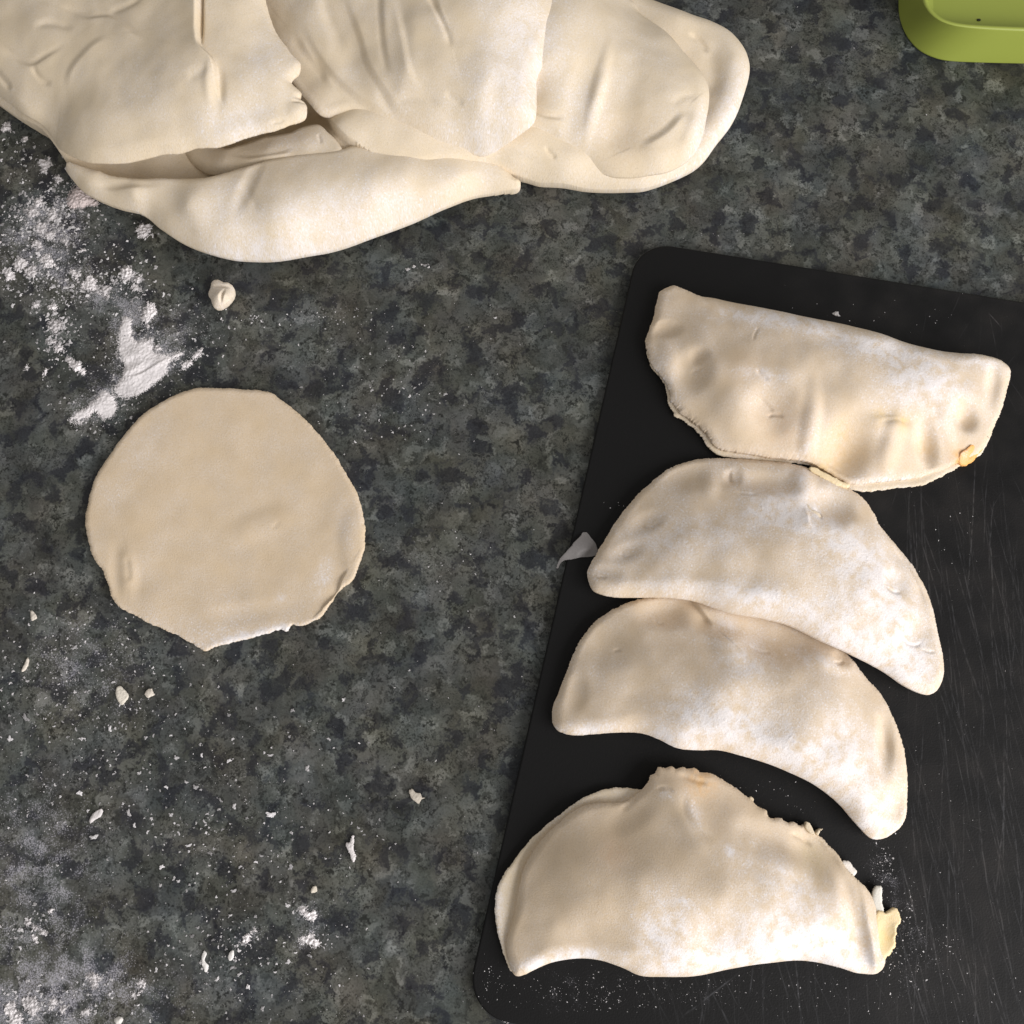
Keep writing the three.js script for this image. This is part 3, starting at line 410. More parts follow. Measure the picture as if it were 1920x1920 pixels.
// ------------------------------------------------------------------ filled half-moon dumplings
const inset = (pts) => pts.map(([u, v, k = 0, au = 0, av = 0], i) => { if (!k) return [u, v]; const a = pts[(i + pts.length - 1) % pts.length], b = pts[(i + 1) % pts.length], tx = b[0] - a[0], ty = b[1] - a[1], l = Math.hypot(tx, ty); return [u - (ty / l) * k, v + (tx / l) * k]; });   // clockwise outlines
const moist = new THREE.MeshPhysicalMaterial({ vertexColors: true, roughness: 0.38, specularIntensity: 0.5, bumpMap: grainBump, bumpScale: 0.0002 }); moist.name = 'filling';
const BARE = [0.735, 0.60, 0.44], OR = [0.80, 0.42, 0.13], YE = [0.80, 0.58, 0.25];
{
  const t = thing('dumpling', 'topmost dumpling on the board, an orange bit of filling at its right edge', 'dumpling', 'half-moon dumplings on the cutting board');
  const O = [[1238, 548], [1261, 538], [1276, 542], [1311, 558], [1346, 566], [1430, 583], [1508, 600], [1581, 614], [1642, 629], [1693, 646], [1739, 658], [1797, 666], [1851, 670], [1880, 682], [1892, 697], [1887, 727], [1874, 774], [1858, 812, 3], [1851, 831, 4], [1835, 855, 4], [1804, 872, 5], [1781, 885, 9], [1731, 910, 16], [1681, 916, 14], [1623, 922, 14], [1585, 916, 10], [1546, 889, 5], [1511, 872, 5], [1450, 868, 8], [1396, 862, 10], [1353, 856, 11], [1330, 843, 11], [1315, 820, 10], [1299, 803, 9], [1276, 787, 8], [1263, 783, 9], [1264, 774, 9], [1251, 756, 6], [1250, 735, 4], [1238, 710, 2], [1219, 685, 2], [1210, 650, 1], [1213, 631], [1224, 600], [1228, 581], [1233, 560]];
  lobe({ name: 'bottom_sheet', parent: t, floor: BT, seed: 21, rag: 0.35, lump: 0.1, dusty: 0.45, rims: 1.3, outline: O.map(([u, v]) => [u, v]), heights: [[1250, 560, 2.4], [1880, 690, 2.4], [1600, 915, 2.5], [1240, 750, 2.5], [1550, 740, 2.2], [1750, 900, 2.6], [1330, 840, 2.8]] });
  lobe({ name: 'top_sheet', parent: t, floor: BT, seed: 22, powder: 1.4, patchy: 1.15, punch: 1.3, base: BARE, rag: 0.42, fray: 0.5, lump: 0.45, dusty: 0.3, edgeRelief: 0.5, outline: inset(O),
    heights: [[1245, 550, 5], [1290, 560, 7], [1400, 590, 12], [1550, 622, 15], [1700, 665, 14], [1820, 685, 9.5], [1880, 698, 5.5], [1340, 670, 14], [1480, 710, 19.5], [1600, 730, 20.5], [1720, 750, 17], [1820, 740, 11], [1218, 640, 5], [1240, 715, 5], [1290, 785, 5.5], [1345, 835, 6], [1450, 855, 7], [1540, 878, 6.5], [1620, 905, 5.5], [1730, 890, 5], [1830, 845, 4.5], [1875, 760, 4.5], [1300, 720, 10], [1400, 800, 11], [1560, 820, 13], [1690, 830, 11.5], [1790, 800, 9]],
    rims: [[1250, 550, 3], [1400, 585, 8], [1550, 615, 9], [1750, 660, 7], [1880, 690, 3], [1870, 780, 2], [1800, 870, 2], [1620, 910, 2.4], [1450, 860, 2.6], [1300, 790, 2], [1215, 650, 2.2]],
    dents: [[1300, 692, 26, 34, 0, -2.6], [1312, 664, 14, 12, 0, -1.2], [1452, 758, 34, 40, -20, -2.6], [1588, 842, 40, 42, 0, -4.8], [1738, 828, 18, 36, -18, -3.9], [1812, 778, 20, 24, -30, -3.2], [1862, 722, 14, 34, 10, -1.4], [1248, 618, 24, 14, 0, -1.5], [1520, 800, 15, 60, 4, 1.2], [1672, 830, 18, 46, 10, 1.6], [1775, 800, 14, 40, -20, 1.0], [1250, 668, 18, 30, 0, 0.8], [1370, 760, 26, 50, -30, 0.9], [1570, 700, 60, 40, 0, -0.8], [1670, 800, 45, 14, 10, 1.2]],
    creases: [{ p: [[1296, 697], [1303, 688], [1314, 685], [1322, 688]], step: -0.45, fall: 10, sharp: 3 }, { p: [[1424, 738], [1440, 748], [1452, 760], [1458, 772]], step: -0.6, fall: 14, sharp: 3 }, { p: [[1440, 778], [1452, 772], [1466, 774], [1474, 780]], groove: 0.6, w: 3 }, { p: [[1418, 690], [1428, 702], [1445, 712]], groove: 0.5, w: 3 }, { p: [[1228, 606], [1245, 601], [1262, 602]], step: -0.35, fall: 12, sharp: 3 }, { p: [[1412, 640], [1416, 625], [1424, 612]], groove: 0.35, w: 2 }, { p: [[1640, 790], [1680, 786], [1712, 794]], step: -0.5, fall: 16, sharp: 4 }],
    flour: [[1460, 600, 110, 22, 10, 0.7], [1640, 650, 90, 26, 10, 0.7], [1750, 720, 80, 60, 10, 0.55], [1690, 700, 40, 60, 30, 0.3], [1430, 700, 50, 14, 10, 0.4], [1680, 905, 90, 14, 0, 0.5], [1840, 680, 50, 14, 10, 0.5], [1240, 720, 20, 60, 0, 0.3], [1515, 830, 16, 50, 0, 0.3]],
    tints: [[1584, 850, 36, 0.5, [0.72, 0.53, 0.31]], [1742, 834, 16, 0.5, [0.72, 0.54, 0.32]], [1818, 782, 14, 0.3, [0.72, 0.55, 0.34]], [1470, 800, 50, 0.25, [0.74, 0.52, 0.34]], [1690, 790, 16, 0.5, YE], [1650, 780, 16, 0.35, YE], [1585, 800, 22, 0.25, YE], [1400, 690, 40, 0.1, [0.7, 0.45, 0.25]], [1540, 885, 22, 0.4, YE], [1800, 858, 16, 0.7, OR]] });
  lobe({ name: 'filling', material: moist, parent: t, floor: BT, seed: 23, cell: 0.3, rag: 0.3, lump: 0.25, dusty: 0, base: OR, rims: 1, outline: [[1797, 866], [1799, 850], [1809, 845], [1818, 836], [1828, 836], [1836, 832], [1842, 840], [1838, 850], [1830, 857], [1824, 866], [1813, 872], [1804, 874]], heights: [[1800, 864, 4.6], [1836, 838, 3.9], [1818, 848, 5.1], [1812, 870, 3.1]], flour: [[1806, 850, 12, 10, 0, 0.4]], dents: [[1820, 855, 8, 4, -40, -0.5]], tints: [[1830, 842, 6, 0.6, [0.86, 0.6, 0.3]]] }).userData.label = 'orange scrap of filling squeezed out of the dumpling edge';
  lobe({ name: 'filling', material: moist, parent: t, floor: BT, seed: 24, cell: 0.3, rag: 0.3, lump: 0.25, dusty: 0.1, base: [0.8, 0.66, 0.42], rims: 0.8, outline: [[1518, 876], [1530, 878], [1552, 890], [1575, 902], [1592, 908], [1588, 916], [1566, 910], [1540, 896], [1522, 886]], heights: [[1522, 880, 6.5], [1552, 893, 6.3], [1588, 911, 5.6], [1560, 904, 5.9]] });
}
{
  const t = thing('dumpling_001', 'floury crescent dumpling second from the top, lapping over the next one', 'dumpling', 'half-moon dumplings on the cutting board');
  const O = [[1101, 1072], [1111, 1051], [1130, 1019], [1150, 986], [1170, 958], [1195, 929], [1231, 897], [1264, 875], [1321, 861], [1386, 862], [1447, 866], [1487, 872], [1528, 885], [1568, 907], [1609, 929], [1633, 958], [1650, 990], [1678, 1023], [1707, 1059], [1731, 1100], [1745, 1137], [1755, 1185], [1764, 1226], [1767, 1258], [1759, 1287], [1743, 1302], [1723, 1301], [1690, 1285], [1650, 1258], [1589, 1226], [1536, 1202], [1479, 1175], [1426, 1161], [1365, 1151], [1304, 1130], [1243, 1122], [1182, 1122], [1142, 1120], [1113, 1110], [1103, 1092]];
  lobe({ name: 'dough_wrapper', parent: t, floor: BT, seed: 31, powder: 1.4, patchy: 1.15, punch: 1.1, base: BARE, rag: 0.42, fray: 0.5, lump: 0.45, dusty: 0.42, edgeRelief: 0.5, outline: O,
    heights: [[1115, 1082, 7], [1745, 1285, 8], [1180, 1108, 10], [1300, 1118, 14], [1450, 1152, 17], [1600, 1218, 15], [1690, 1268, 11], [1350, 1040, 17.5], [1450, 1060, 20.5], [1560, 1090, 19.5], [1650, 1160, 15], [1140, 1012, 5], [1190, 940, 5], [1260, 885, 5], [1350, 870, 5], [1450, 874, 5.5], [1550, 903, 6], [1630, 962, 5.5], [1690, 1040, 5], [1740, 1135, 5], [1760, 1230, 5.5], [1250, 970, 10.5], [1400, 935, 12], [1540, 960, 12.5], [1640, 1045, 11.5], [1705, 1160, 9.5], [1230, 1060, 12]],
    rims: [[1110, 1090, 4], [1200, 1118, 6], [1350, 1140, 8], [1480, 1172, 8], [1620, 1238, 7], [1740, 1298, 5], [1760, 1220, 3], [1720, 1090, 2.4], [1640, 970, 2.4], [1500, 876, 2.4], [1350, 862, 2.4], [1230, 898, 2.4], [1130, 1020, 2.6]],
    dents: [[1440, 905, 56, 20, 4, -2.2], [1376, 893, 14, 16, 20, -1.6], [1562, 950, 34, 30, 20, -3.6], [1290, 893, 40, 26, -10, -1.5], [1214, 978, 26, 16, -30, -1.2], [1176, 1034, 24, 14, -20, -1.0], [1682, 1092, 24, 20, 40, -1.6], [1718, 1186, 26, 30, 60, -1.2], [1132, 1072, 26, 12, 10, -0.9], [1505, 905, 20, 34, 20, 1.7], [1330, 905, 16, 30, 0, 0.8], [1640, 1010, 20, 40, -30, 0.8], [1430, 1120, 90, 26, 12, 0.6], [1380, 1080, 60, 30, 0, -0.6], [1620, 1130, 30, 40, 0, 0.5]],
    creases: [{ p: [[1200, 978], [1213, 989], [1230, 984], [1240, 974]], groove: 0.6, w: 2.6 }, { p: [[1163, 1034], [1172, 1043], [1186, 1042]], groove: 0.5, w: 2.4 }, { p: [[1108, 1072], [1120, 1081], [1140, 1082]], groove: 0.6, w: 2.6 }, { p: [[1660, 1082], [1664, 1100], [1680, 1110], [1694, 1108]], groove: 0.55, w: 3 }, { p: [[1692, 1186], [1700, 1204], [1718, 1210], [1732, 1204]], groove: 0.45, w: 2.6 }, { p: [[1728, 1216], [1742, 1222], [1755, 1222]], groove: 0.4, w: 2.4 }, { p: [[1372, 880], [1374, 896], [1380, 904]], step: -1.0, fall: 20, sharp: 2.5 }, { p: [[1378, 920], [1400, 926], [1424, 926]], groove: 0.4, w: 3 }, { p: [[1508, 948], [1516, 962], [1518, 980], [1528, 986]], step: 0.5, fall: 12, sharp: 3 }, { p: [[1528, 950], [1540, 962], [1538, 974]], groove: 0.8, w: 3 }, { p: [[1670, 1020], [1700, 1060], [1722, 1100], [1738, 1140]], groove: 0.8, w: 5 }],
    flour: [[1350, 1000, 70, 40, -10, 0.3], [1330, 1105, 130, 14, 8, 0.4], [1640, 1235, 70, 30, 30, 0.5], [1470, 955, 60, 44, 10, 0.7], [1560, 1000, 70, 40, 20, 0.5], [1620, 1080, 70, 60, 30, 0.6], [1430, 1125, 50, 24, 10, 0.5], [1560, 1170, 70, 34, 30, 0.5], [1690, 1180, 50, 90, -10, 0.6], [1500, 890, 20, 26, 0, 0.5], [1240, 1010, 70, 40, -20, 0.3], [1720, 1250, 40, 40, 0, 0.4]] });
  lobe({ name: 'dough_scrap', parent: t, floor: BT + 9, seed: 33, cell: 0.28, rag: 0.25, lump: 0.3, dusty: 0.3, rims: 0.7, outline: [[1504, 944], [1514, 946], [1521, 956], [1535, 962], [1540, 972], [1532, 974], [1528, 986], [1514, 984], [1508, 976], [1512, 964]], heights: [[1508, 948, 2.6], [1520, 962, 3.4], [1537, 970, 2.6], [1518, 982, 2.8]] });
}
{
  const t = thing('dumpling_002', 'crescent dumpling third from the top, tucked under the edge of its neighbour', 'dumpling', 'half-moon dumplings on the cutting board');
  lobe({ name: 'dough_wrapper', parent: t, floor: BT, seed: 41, powder: 1.4, patchy: 1.15, punch: 1.1, base: BARE, rag: 0.42, fray: 0.5, lump: 0.45, dusty: 0.3, edgeRelief: 0.5,
    outline: [[1035, 1352], [1037, 1323], [1047, 1299], [1061, 1262], [1077, 1222], [1097, 1187], [1122, 1161], [1162, 1137], [1199, 1124], [1260, 1116], [1310, 1122], [1366, 1138], [1447, 1160], [1528, 1190], [1585, 1226], [1609, 1254], [1626, 1275], [1650, 1303], [1670, 1340], [1687, 1384], [1697, 1437], [1699, 1490], [1693, 1539], [1670, 1563], [1646, 1573], [1626, 1569], [1601, 1543], [1569, 1506], [1528, 1474], [1487, 1453], [1439, 1433], [1386, 1417], [1345, 1407], [1309, 1407], [1268, 1403], [1232, 1386], [1199, 1375], [1154, 1374], [1114, 1377], [1073, 1379], [1045, 1370]],
    heights: [[1048, 1358, 6], [1655, 1555, 8], [1110, 1370, 9], [1200, 1367, 12], [1280, 1392, 15.5], [1380, 1405, 17.5], [1480, 1440, 17], [1570, 1495, 14], [1625, 1550, 10], [1250, 1285, 15.5], [1360, 1300, 19.5], [1470, 1330, 20], [1570, 1390, 17], [1640, 1480, 12.5], [1045, 1310, 5], [1075, 1237, 5], [1120, 1172, 5], [1200, 1132, 4.6], [1310, 1132, 4], [1400, 1152, 4], [1500, 1185, 4], [1580, 1228, 4.6], [1650, 1315, 5], [1690, 1405, 5.2], [1695, 1490, 5.5], [1150, 1260, 10], [1300, 1210, 12], [1430, 1235, 13], [1540, 1275, 13], [1620, 1370, 11.5]],
    rims: [[1045, 1360, 4], [1130, 1375, 5.5], [1210, 1380, 7], [1320, 1406, 8.5], [1440, 1433, 9], [1560, 1500, 8], [1640, 1570, 6], [1695, 1500, 3], [1680, 1380, 2.4], [1600, 1250, 2.2], [1400, 1150, 2], [1200, 1126, 2.2], [1080, 1220, 2.4]],
    dents: [[1245, 1152, 40, 22, 0, -2.4], [1345, 1172, 40, 20, 10, -2.2], [1450, 1205, 62, 32, 18, -4.2], [1135, 1210, 36, 34, 0, -1.1], [1078, 1300, 18, 28, 10, -1.2], [1660, 1400, 16, 46, 10, -1.9], [1578, 1235, 16, 14, 0, -1.2], [1432, 1335, 60, 44, 10, -2.2], [1545, 1235, 34, 18, 20, 1.5], [1365, 1210, 26, 34, -30, 1.4], [1300, 1160, 20, 30, -30, 0.8], [1680, 1510, 20, 26, 0, -1.4], [1280, 1350, 90, 24, 14, 0.5], [1190, 1330, 50, 40, 0, -0.6], [1560, 1330, 40, 40, 0, 0.5]],
    creases: [{ p: [[1302, 1128], [1312, 1142], [1326, 1158], [1340, 1172]], step: -2.2, fall: 60, sharp: 4, openStart: 1 }, { p: [[1228, 1160], [1236, 1168], [1248, 1168]], groove: 0.5, w: 2.6 }, { p: [[1408, 1206], [1420, 1216], [1440, 1222], [1452, 1220]], groove: 0.7, w: 3 }, { p: [[1562, 1240], [1574, 1244], [1584, 1238]], groove: 0.8, w: 3 }, { p: [[1640, 1330], [1662, 1380], [1672, 1430]], groove: 0.7, w: 8 }, { p: [[1150, 1222], [1158, 1218], [1166, 1220]], groove: 0.4, w: 2.4 }],
    flour: [[1310, 1310, 60, 30, 0, 0.25], [1350, 1360, 80, 36, 14, 0.75], [1480, 1410, 80, 40, 25, 0.6], [1400, 1240, 60, 50, 20, 0.45], [1590, 1420, 60, 90, -20, 0.55], [1640, 1540, 50, 50, 0, 0.5], [1090, 1368, 60, 12, 0, 0.5], [1270, 1390, 50, 16, 20, 0.5], [1530, 1240, 50, 20, 20, 0.4], [1360, 1170, 20, 20, 0, 0.3]] });
}
{
  const t = thing('dumpling_003', 'lowest dumpling on the board, its torn right edge leaking yellowish filling', 'dumpling', 'half-moon dumplings on the cutting board');
  lobe({ name: 'bottom_sheet', parent: t, floor: BT, seed: 51, rag: 0.25, lump: 0.12, dusty: 0.35, rims: 1.5, outline: [[962, 1822], [947, 1797], [934, 1750], [928, 1699], [934, 1661], [947, 1635], [973, 1601], [1007, 1562], [1049, 1528], [1092, 1496], [1139, 1479], [1173, 1477], [1210, 1482], [1290, 1500], [1400, 1560], [1300, 1700], [1100, 1780], [1000, 1800]], heights: [[934, 1700, 3], [1010, 1570, 3], [1150, 1485, 3.2], [960, 1810, 3], [1200, 1650, 2.6], [1380, 1560, 2.6]],
    creases: [{ p: [[955, 1790], [958, 1740], [972, 1670], [1000, 1600], [1050, 1548], [1120, 1510]], groove: 0.8, w: 14, open: 1 }], flour: [[930, 1700, 14, 70, 0, 0.4], [1040, 1530, 50, 14, -40, 0.3]] });
  lobe({ name: 'top_sheet', parent: t, floor: BT, seed: 52, powder: 1.4, patchy: 1.15, punch: 1.1, base: BARE, rag: 0.2, fray: 0.6, lump: 0.45, dusty: 0.2, edgeRelief: 0.5,
    outline: [[964, 1827], [953, 1797], [950, 1763], [964, 1716], [973, 1665], [985, 1622], [1011, 1579], [1049, 1541], [1084, 1515], [1126, 1505], [1165, 1505], [1182, 1497], [1195, 1487], [1207, 1476], [1216, 1464], [1220, 1452], [1228, 1450], [1234, 1438], [1246, 1440], [1258, 1436], [1266, 1442], [1280, 1438], [1293, 1441], [1302, 1439], [1310, 1447], [1331, 1450], [1353, 1461], [1383, 1481], [1408, 1500], [1420, 1512], [1436, 1518], [1438, 1528], [1446, 1534], [1462, 1534], [1476, 1542], [1489, 1541], [1500, 1548], [1512, 1544], [1520, 1556], [1532, 1564], [1545, 1574], [1553, 1585], [1566, 1596], [1575, 1609], [1586, 1628], [1600, 1643], [1614, 1655], [1626, 1669], [1636, 1684], [1643, 1702], [1647, 1737], [1649, 1776], [1658, 1796], [1654, 1812], [1647, 1820], [1635, 1825], [1605, 1823], [1562, 1810], [1498, 1799], [1434, 1804], [1370, 1814], [1306, 1827], [1242, 1829], [1199, 1827], [1165, 1812], [1126, 1799], [1084, 1795], [1041, 1801], [1007, 1814], [981, 1827]],
    heights: [[963, 1812, 6.5], [1020, 1800, 9], [1085, 1788, 11], [1165, 1802, 14], [1240, 1818, 14.5], [1370, 1806, 15], [1500, 1790, 14], [1600, 1812, 9], [1642, 1812, 6], [1100, 1680, 16], [1200, 1650, 20], [1350, 1650, 21.5], [1450, 1700, 19.5], [1550, 1720, 15], [957, 1770, 5.5], [982, 1650, 6.2], [1018, 1580, 6.2], [1100, 1515, 6.4], [1185, 1500, 7], [1232, 1450, 6.5], [1300, 1448, 6.5], [1400, 1502, 6], [1480, 1545, 5], [1550, 1590, 5], [1610, 1660, 5], [1645, 1740, 5], [1050, 1620, 11], [1150, 1575, 12.5], [1270, 1525, 13], [1400, 1575, 14.5], [1510, 1640, 12.5], [1590, 1725, 10.5]],
    rims: [[965, 1820, 4], [1040, 1800, 6], [1120, 1798, 7], [1220, 1828, 9], [1370, 1812, 9], [1500, 1798, 8], [1620, 1823, 5], [1650, 1780, 2], [1600, 1650, 1.8], [1480, 1540, 1.4], [1350, 1460, 2], [1250, 1440, 1.5], [1190, 1490, 2.2], [1080, 1518, 2.2], [990, 1620, 2.2], [955, 1760, 2.4]],
    dents: [[1330, 1520, 34, 34, 20, -1.3], [1532, 1605, 34, 42, -30, -3.6], [1604, 1735, 16, 70, -12, -2.8], [1440, 1578, 70, 26, 12, -2.0], [1290, 1600, 90, 40, 10, -1.4], [1180, 1530, 36, 18, -30, -1.2], [1290, 1530, 22, 50, -18, 1.0], [1390, 1540, 40, 30, 20, 0.8], [1252, 1488, 30, 24, 0, 1.0], [1460, 1610, 80, 18, 25, 0.8], [1120, 1760, 60, 40, 0, -0.8], [1090, 1620, 60, 60, 0, 0.5], [1350, 1760, 40, 60, 0, -0.8], [1270, 1780, 40, 40, 0, 0.6], [1575, 1680, 26, 60, -30, 0.9], [1632, 1750, 8, 60, -6, 1.2]],
    creases: [{ p: [[1296, 1480], [1288, 1505], [1296, 1535], [1320, 1560], [1345, 1575]], step: -0.8, fall: 40, sharp: 8 }, { p: [[1228, 1480], [1248, 1476], [1264, 1486]], groove: 0.5, w: 3 }, { p: [[1195, 1488], [1180, 1506], [1160, 1520]], groove: 1.0, w: 6, openStart: 1 }, { p: [[1270, 1450], [1300, 1462], [1330, 1470]], groove: 0.6, w: 4 }, { p: [[1480, 1560], [1510, 1575], [1530, 1590]], groove: 0.8, w: 4 }],
    flour: [[1250, 1740, 50, 50, 0, 0.55], [1350, 1800, 140, 26, -4, 0.7], [1480, 1750, 110, 50, 0, 0.6], [1560, 1780, 70, 40, 0, 0.6], [1030, 1805, 60, 12, -12, 0.7], [1450, 1640, 90, 34, 20, 0.35], [1100, 1792, 40, 10, 0, 0.6], [1280, 1690, 10, 6, 0, 0.5], [1368, 1597, 8, 8, 0, 0.7], [1255, 1490, 16, 10, 0, 0.4], [1300, 1520, 10, 30, -10, 0.4], [1620, 1810, 30, 18, 0, 0.5]],
    tints: [[1315, 1468, 26, 0.5, [0.85, 0.52, 0.22]], [1150, 1600, 26, 0.18, [0.75, 0.45, 0.28]], [1130, 1700, 40, 0.14, [0.7, 0.5, 0.25]], [1530, 1610, 30, 0.25, [0.7, 0.6, 0.33]], [1600, 1740, 24, 0.2, [0.7, 0.6, 0.35]]] });
  lobe({ name: 'filling', material: moist, parent: t, floor: BT, seed: 53, cell: 0.3, rag: 0.4, lump: 0.4, dusty: 0.15, base: [0.82, 0.65, 0.36], rims: 1.1, outline: [[1640, 1712], [1650, 1706], [1660, 1711], [1670, 1704], [1682, 1704], [1689, 1727], [1680, 1738], [1682, 1750], [1677, 1760], [1679, 1772], [1670, 1784], [1660, 1797], [1648, 1800], [1640, 1760]], heights: [[1642, 1720, 4.4], [1680, 1712, 4.2], [1684, 1730, 4], [1668, 1745, 4.6], [1676, 1770, 4], [1652, 1792, 4.6], [1645, 1760, 4.8]], dents: [[1662, 1750, 14, 24, 10, -0.9]], tints: [[1660, 1760, 14, 0.5, [0.85, 0.6, 0.25]]] }).userData.label = 'yellowish flap of filling sticking out at the right tip';
  lobe({ name: 'filling', material: moist, parent: t, floor: BT, seed: 54, cell: 0.3, rag: 0.25, lump: 0.2, dusty: 0.2, base: [0.82, 0.80, 0.72], rims: 0.9, outline: [[1634, 1690], [1638, 1668], [1643, 1660], [1651, 1661], [1654, 1668], [1653, 1690], [1657, 1708], [1644, 1712]], heights: [[1640, 1690, 3.4], [1648, 1664, 3.2], [1650, 1705, 3.6]] });
  lobe({ name: 'filling', material: moist, parent: t, floor: BT, seed: 55, cell: 0.3, rag: 0.25, lump: 0.2, dusty: 0.3, base: [0.80, 0.75, 0.68], rims: 0.8, outline: [[1578, 1614], [1590, 1614], [1598, 1624], [1607, 1633], [1600, 1642], [1592, 1640], [1580, 1626]], heights: [[1582, 1618, 3], [1604, 1634, 2.6], [1592, 1632, 3]] });
  const sl = (o, s) => lobe({ name: 'dough_scrap', parent: t, floor: BT, seed: s, cell: 0.26, rag: 0.15, lump: 0.1, dusty: 0.2, rims: 0.5, outline: o, heights: o.map(([u, v], i) => [u, v, 4.2 - 0.02 * i]) });
  sl([[1528, 1562], [1534, 1556], [1542, 1552], [1543, 1555], [1537, 1560], [1534, 1567]], 56); sl([[1510, 1552], [1512, 1540], [1518, 1543], [1524, 1556], [1528, 1566], [1518, 1562]], 57); sl([[1402, 1498], [1408, 1492], [1414, 1498], [1412, 1506], [1404, 1504]], 58);
}

// ------------------------------------------------------------------ grey paper scrap at the board's edge
{
  const O = [[1043, 1066], [1049, 1049], [1060, 1036], [1074, 1020], [1088, 1005], [1093, 998], [1100, 998], [1108, 1008], [1116, 1018], [1121, 1032], [1121, 1040], [1108, 1044], [1090, 1045], [1072, 1049], [1058, 1051], [1050, 1058], [1046, 1067]];
  const mat = new THREE.MeshPhysicalMaterial({ vertexColors: true, roughness: 0.5 }); mat.name = 'paper';
  const m = lobe({ name: 'paper_scrap', floor: BT, seed: 61, cell: 0.3, rag: 0.05, lump: 0.1, dusty: 0, base: [0.19, 0.18, 0.178], rims: 0.25, thick: 0.4, under: BT - 0.3, material: mat, outline: O, heights: [[1046, 1062, -1.5], [1056, 1045, 1.0], [1094, 1000, 0.6], [1090, 1025, 1.8], [1120, 1036, 0.8], [1100, 1044, 0.6], [1070, 1045, 0.9]], creases: [{ p: [[1080, 1044], [1095, 1034], [1118, 1030]], step: -0.5, fall: 40, sharp: 5 }] });
  tag(m, 'small grey triangular scrap of paper poking over the board edge beside a dumpling tip', 'paper scrap');
}

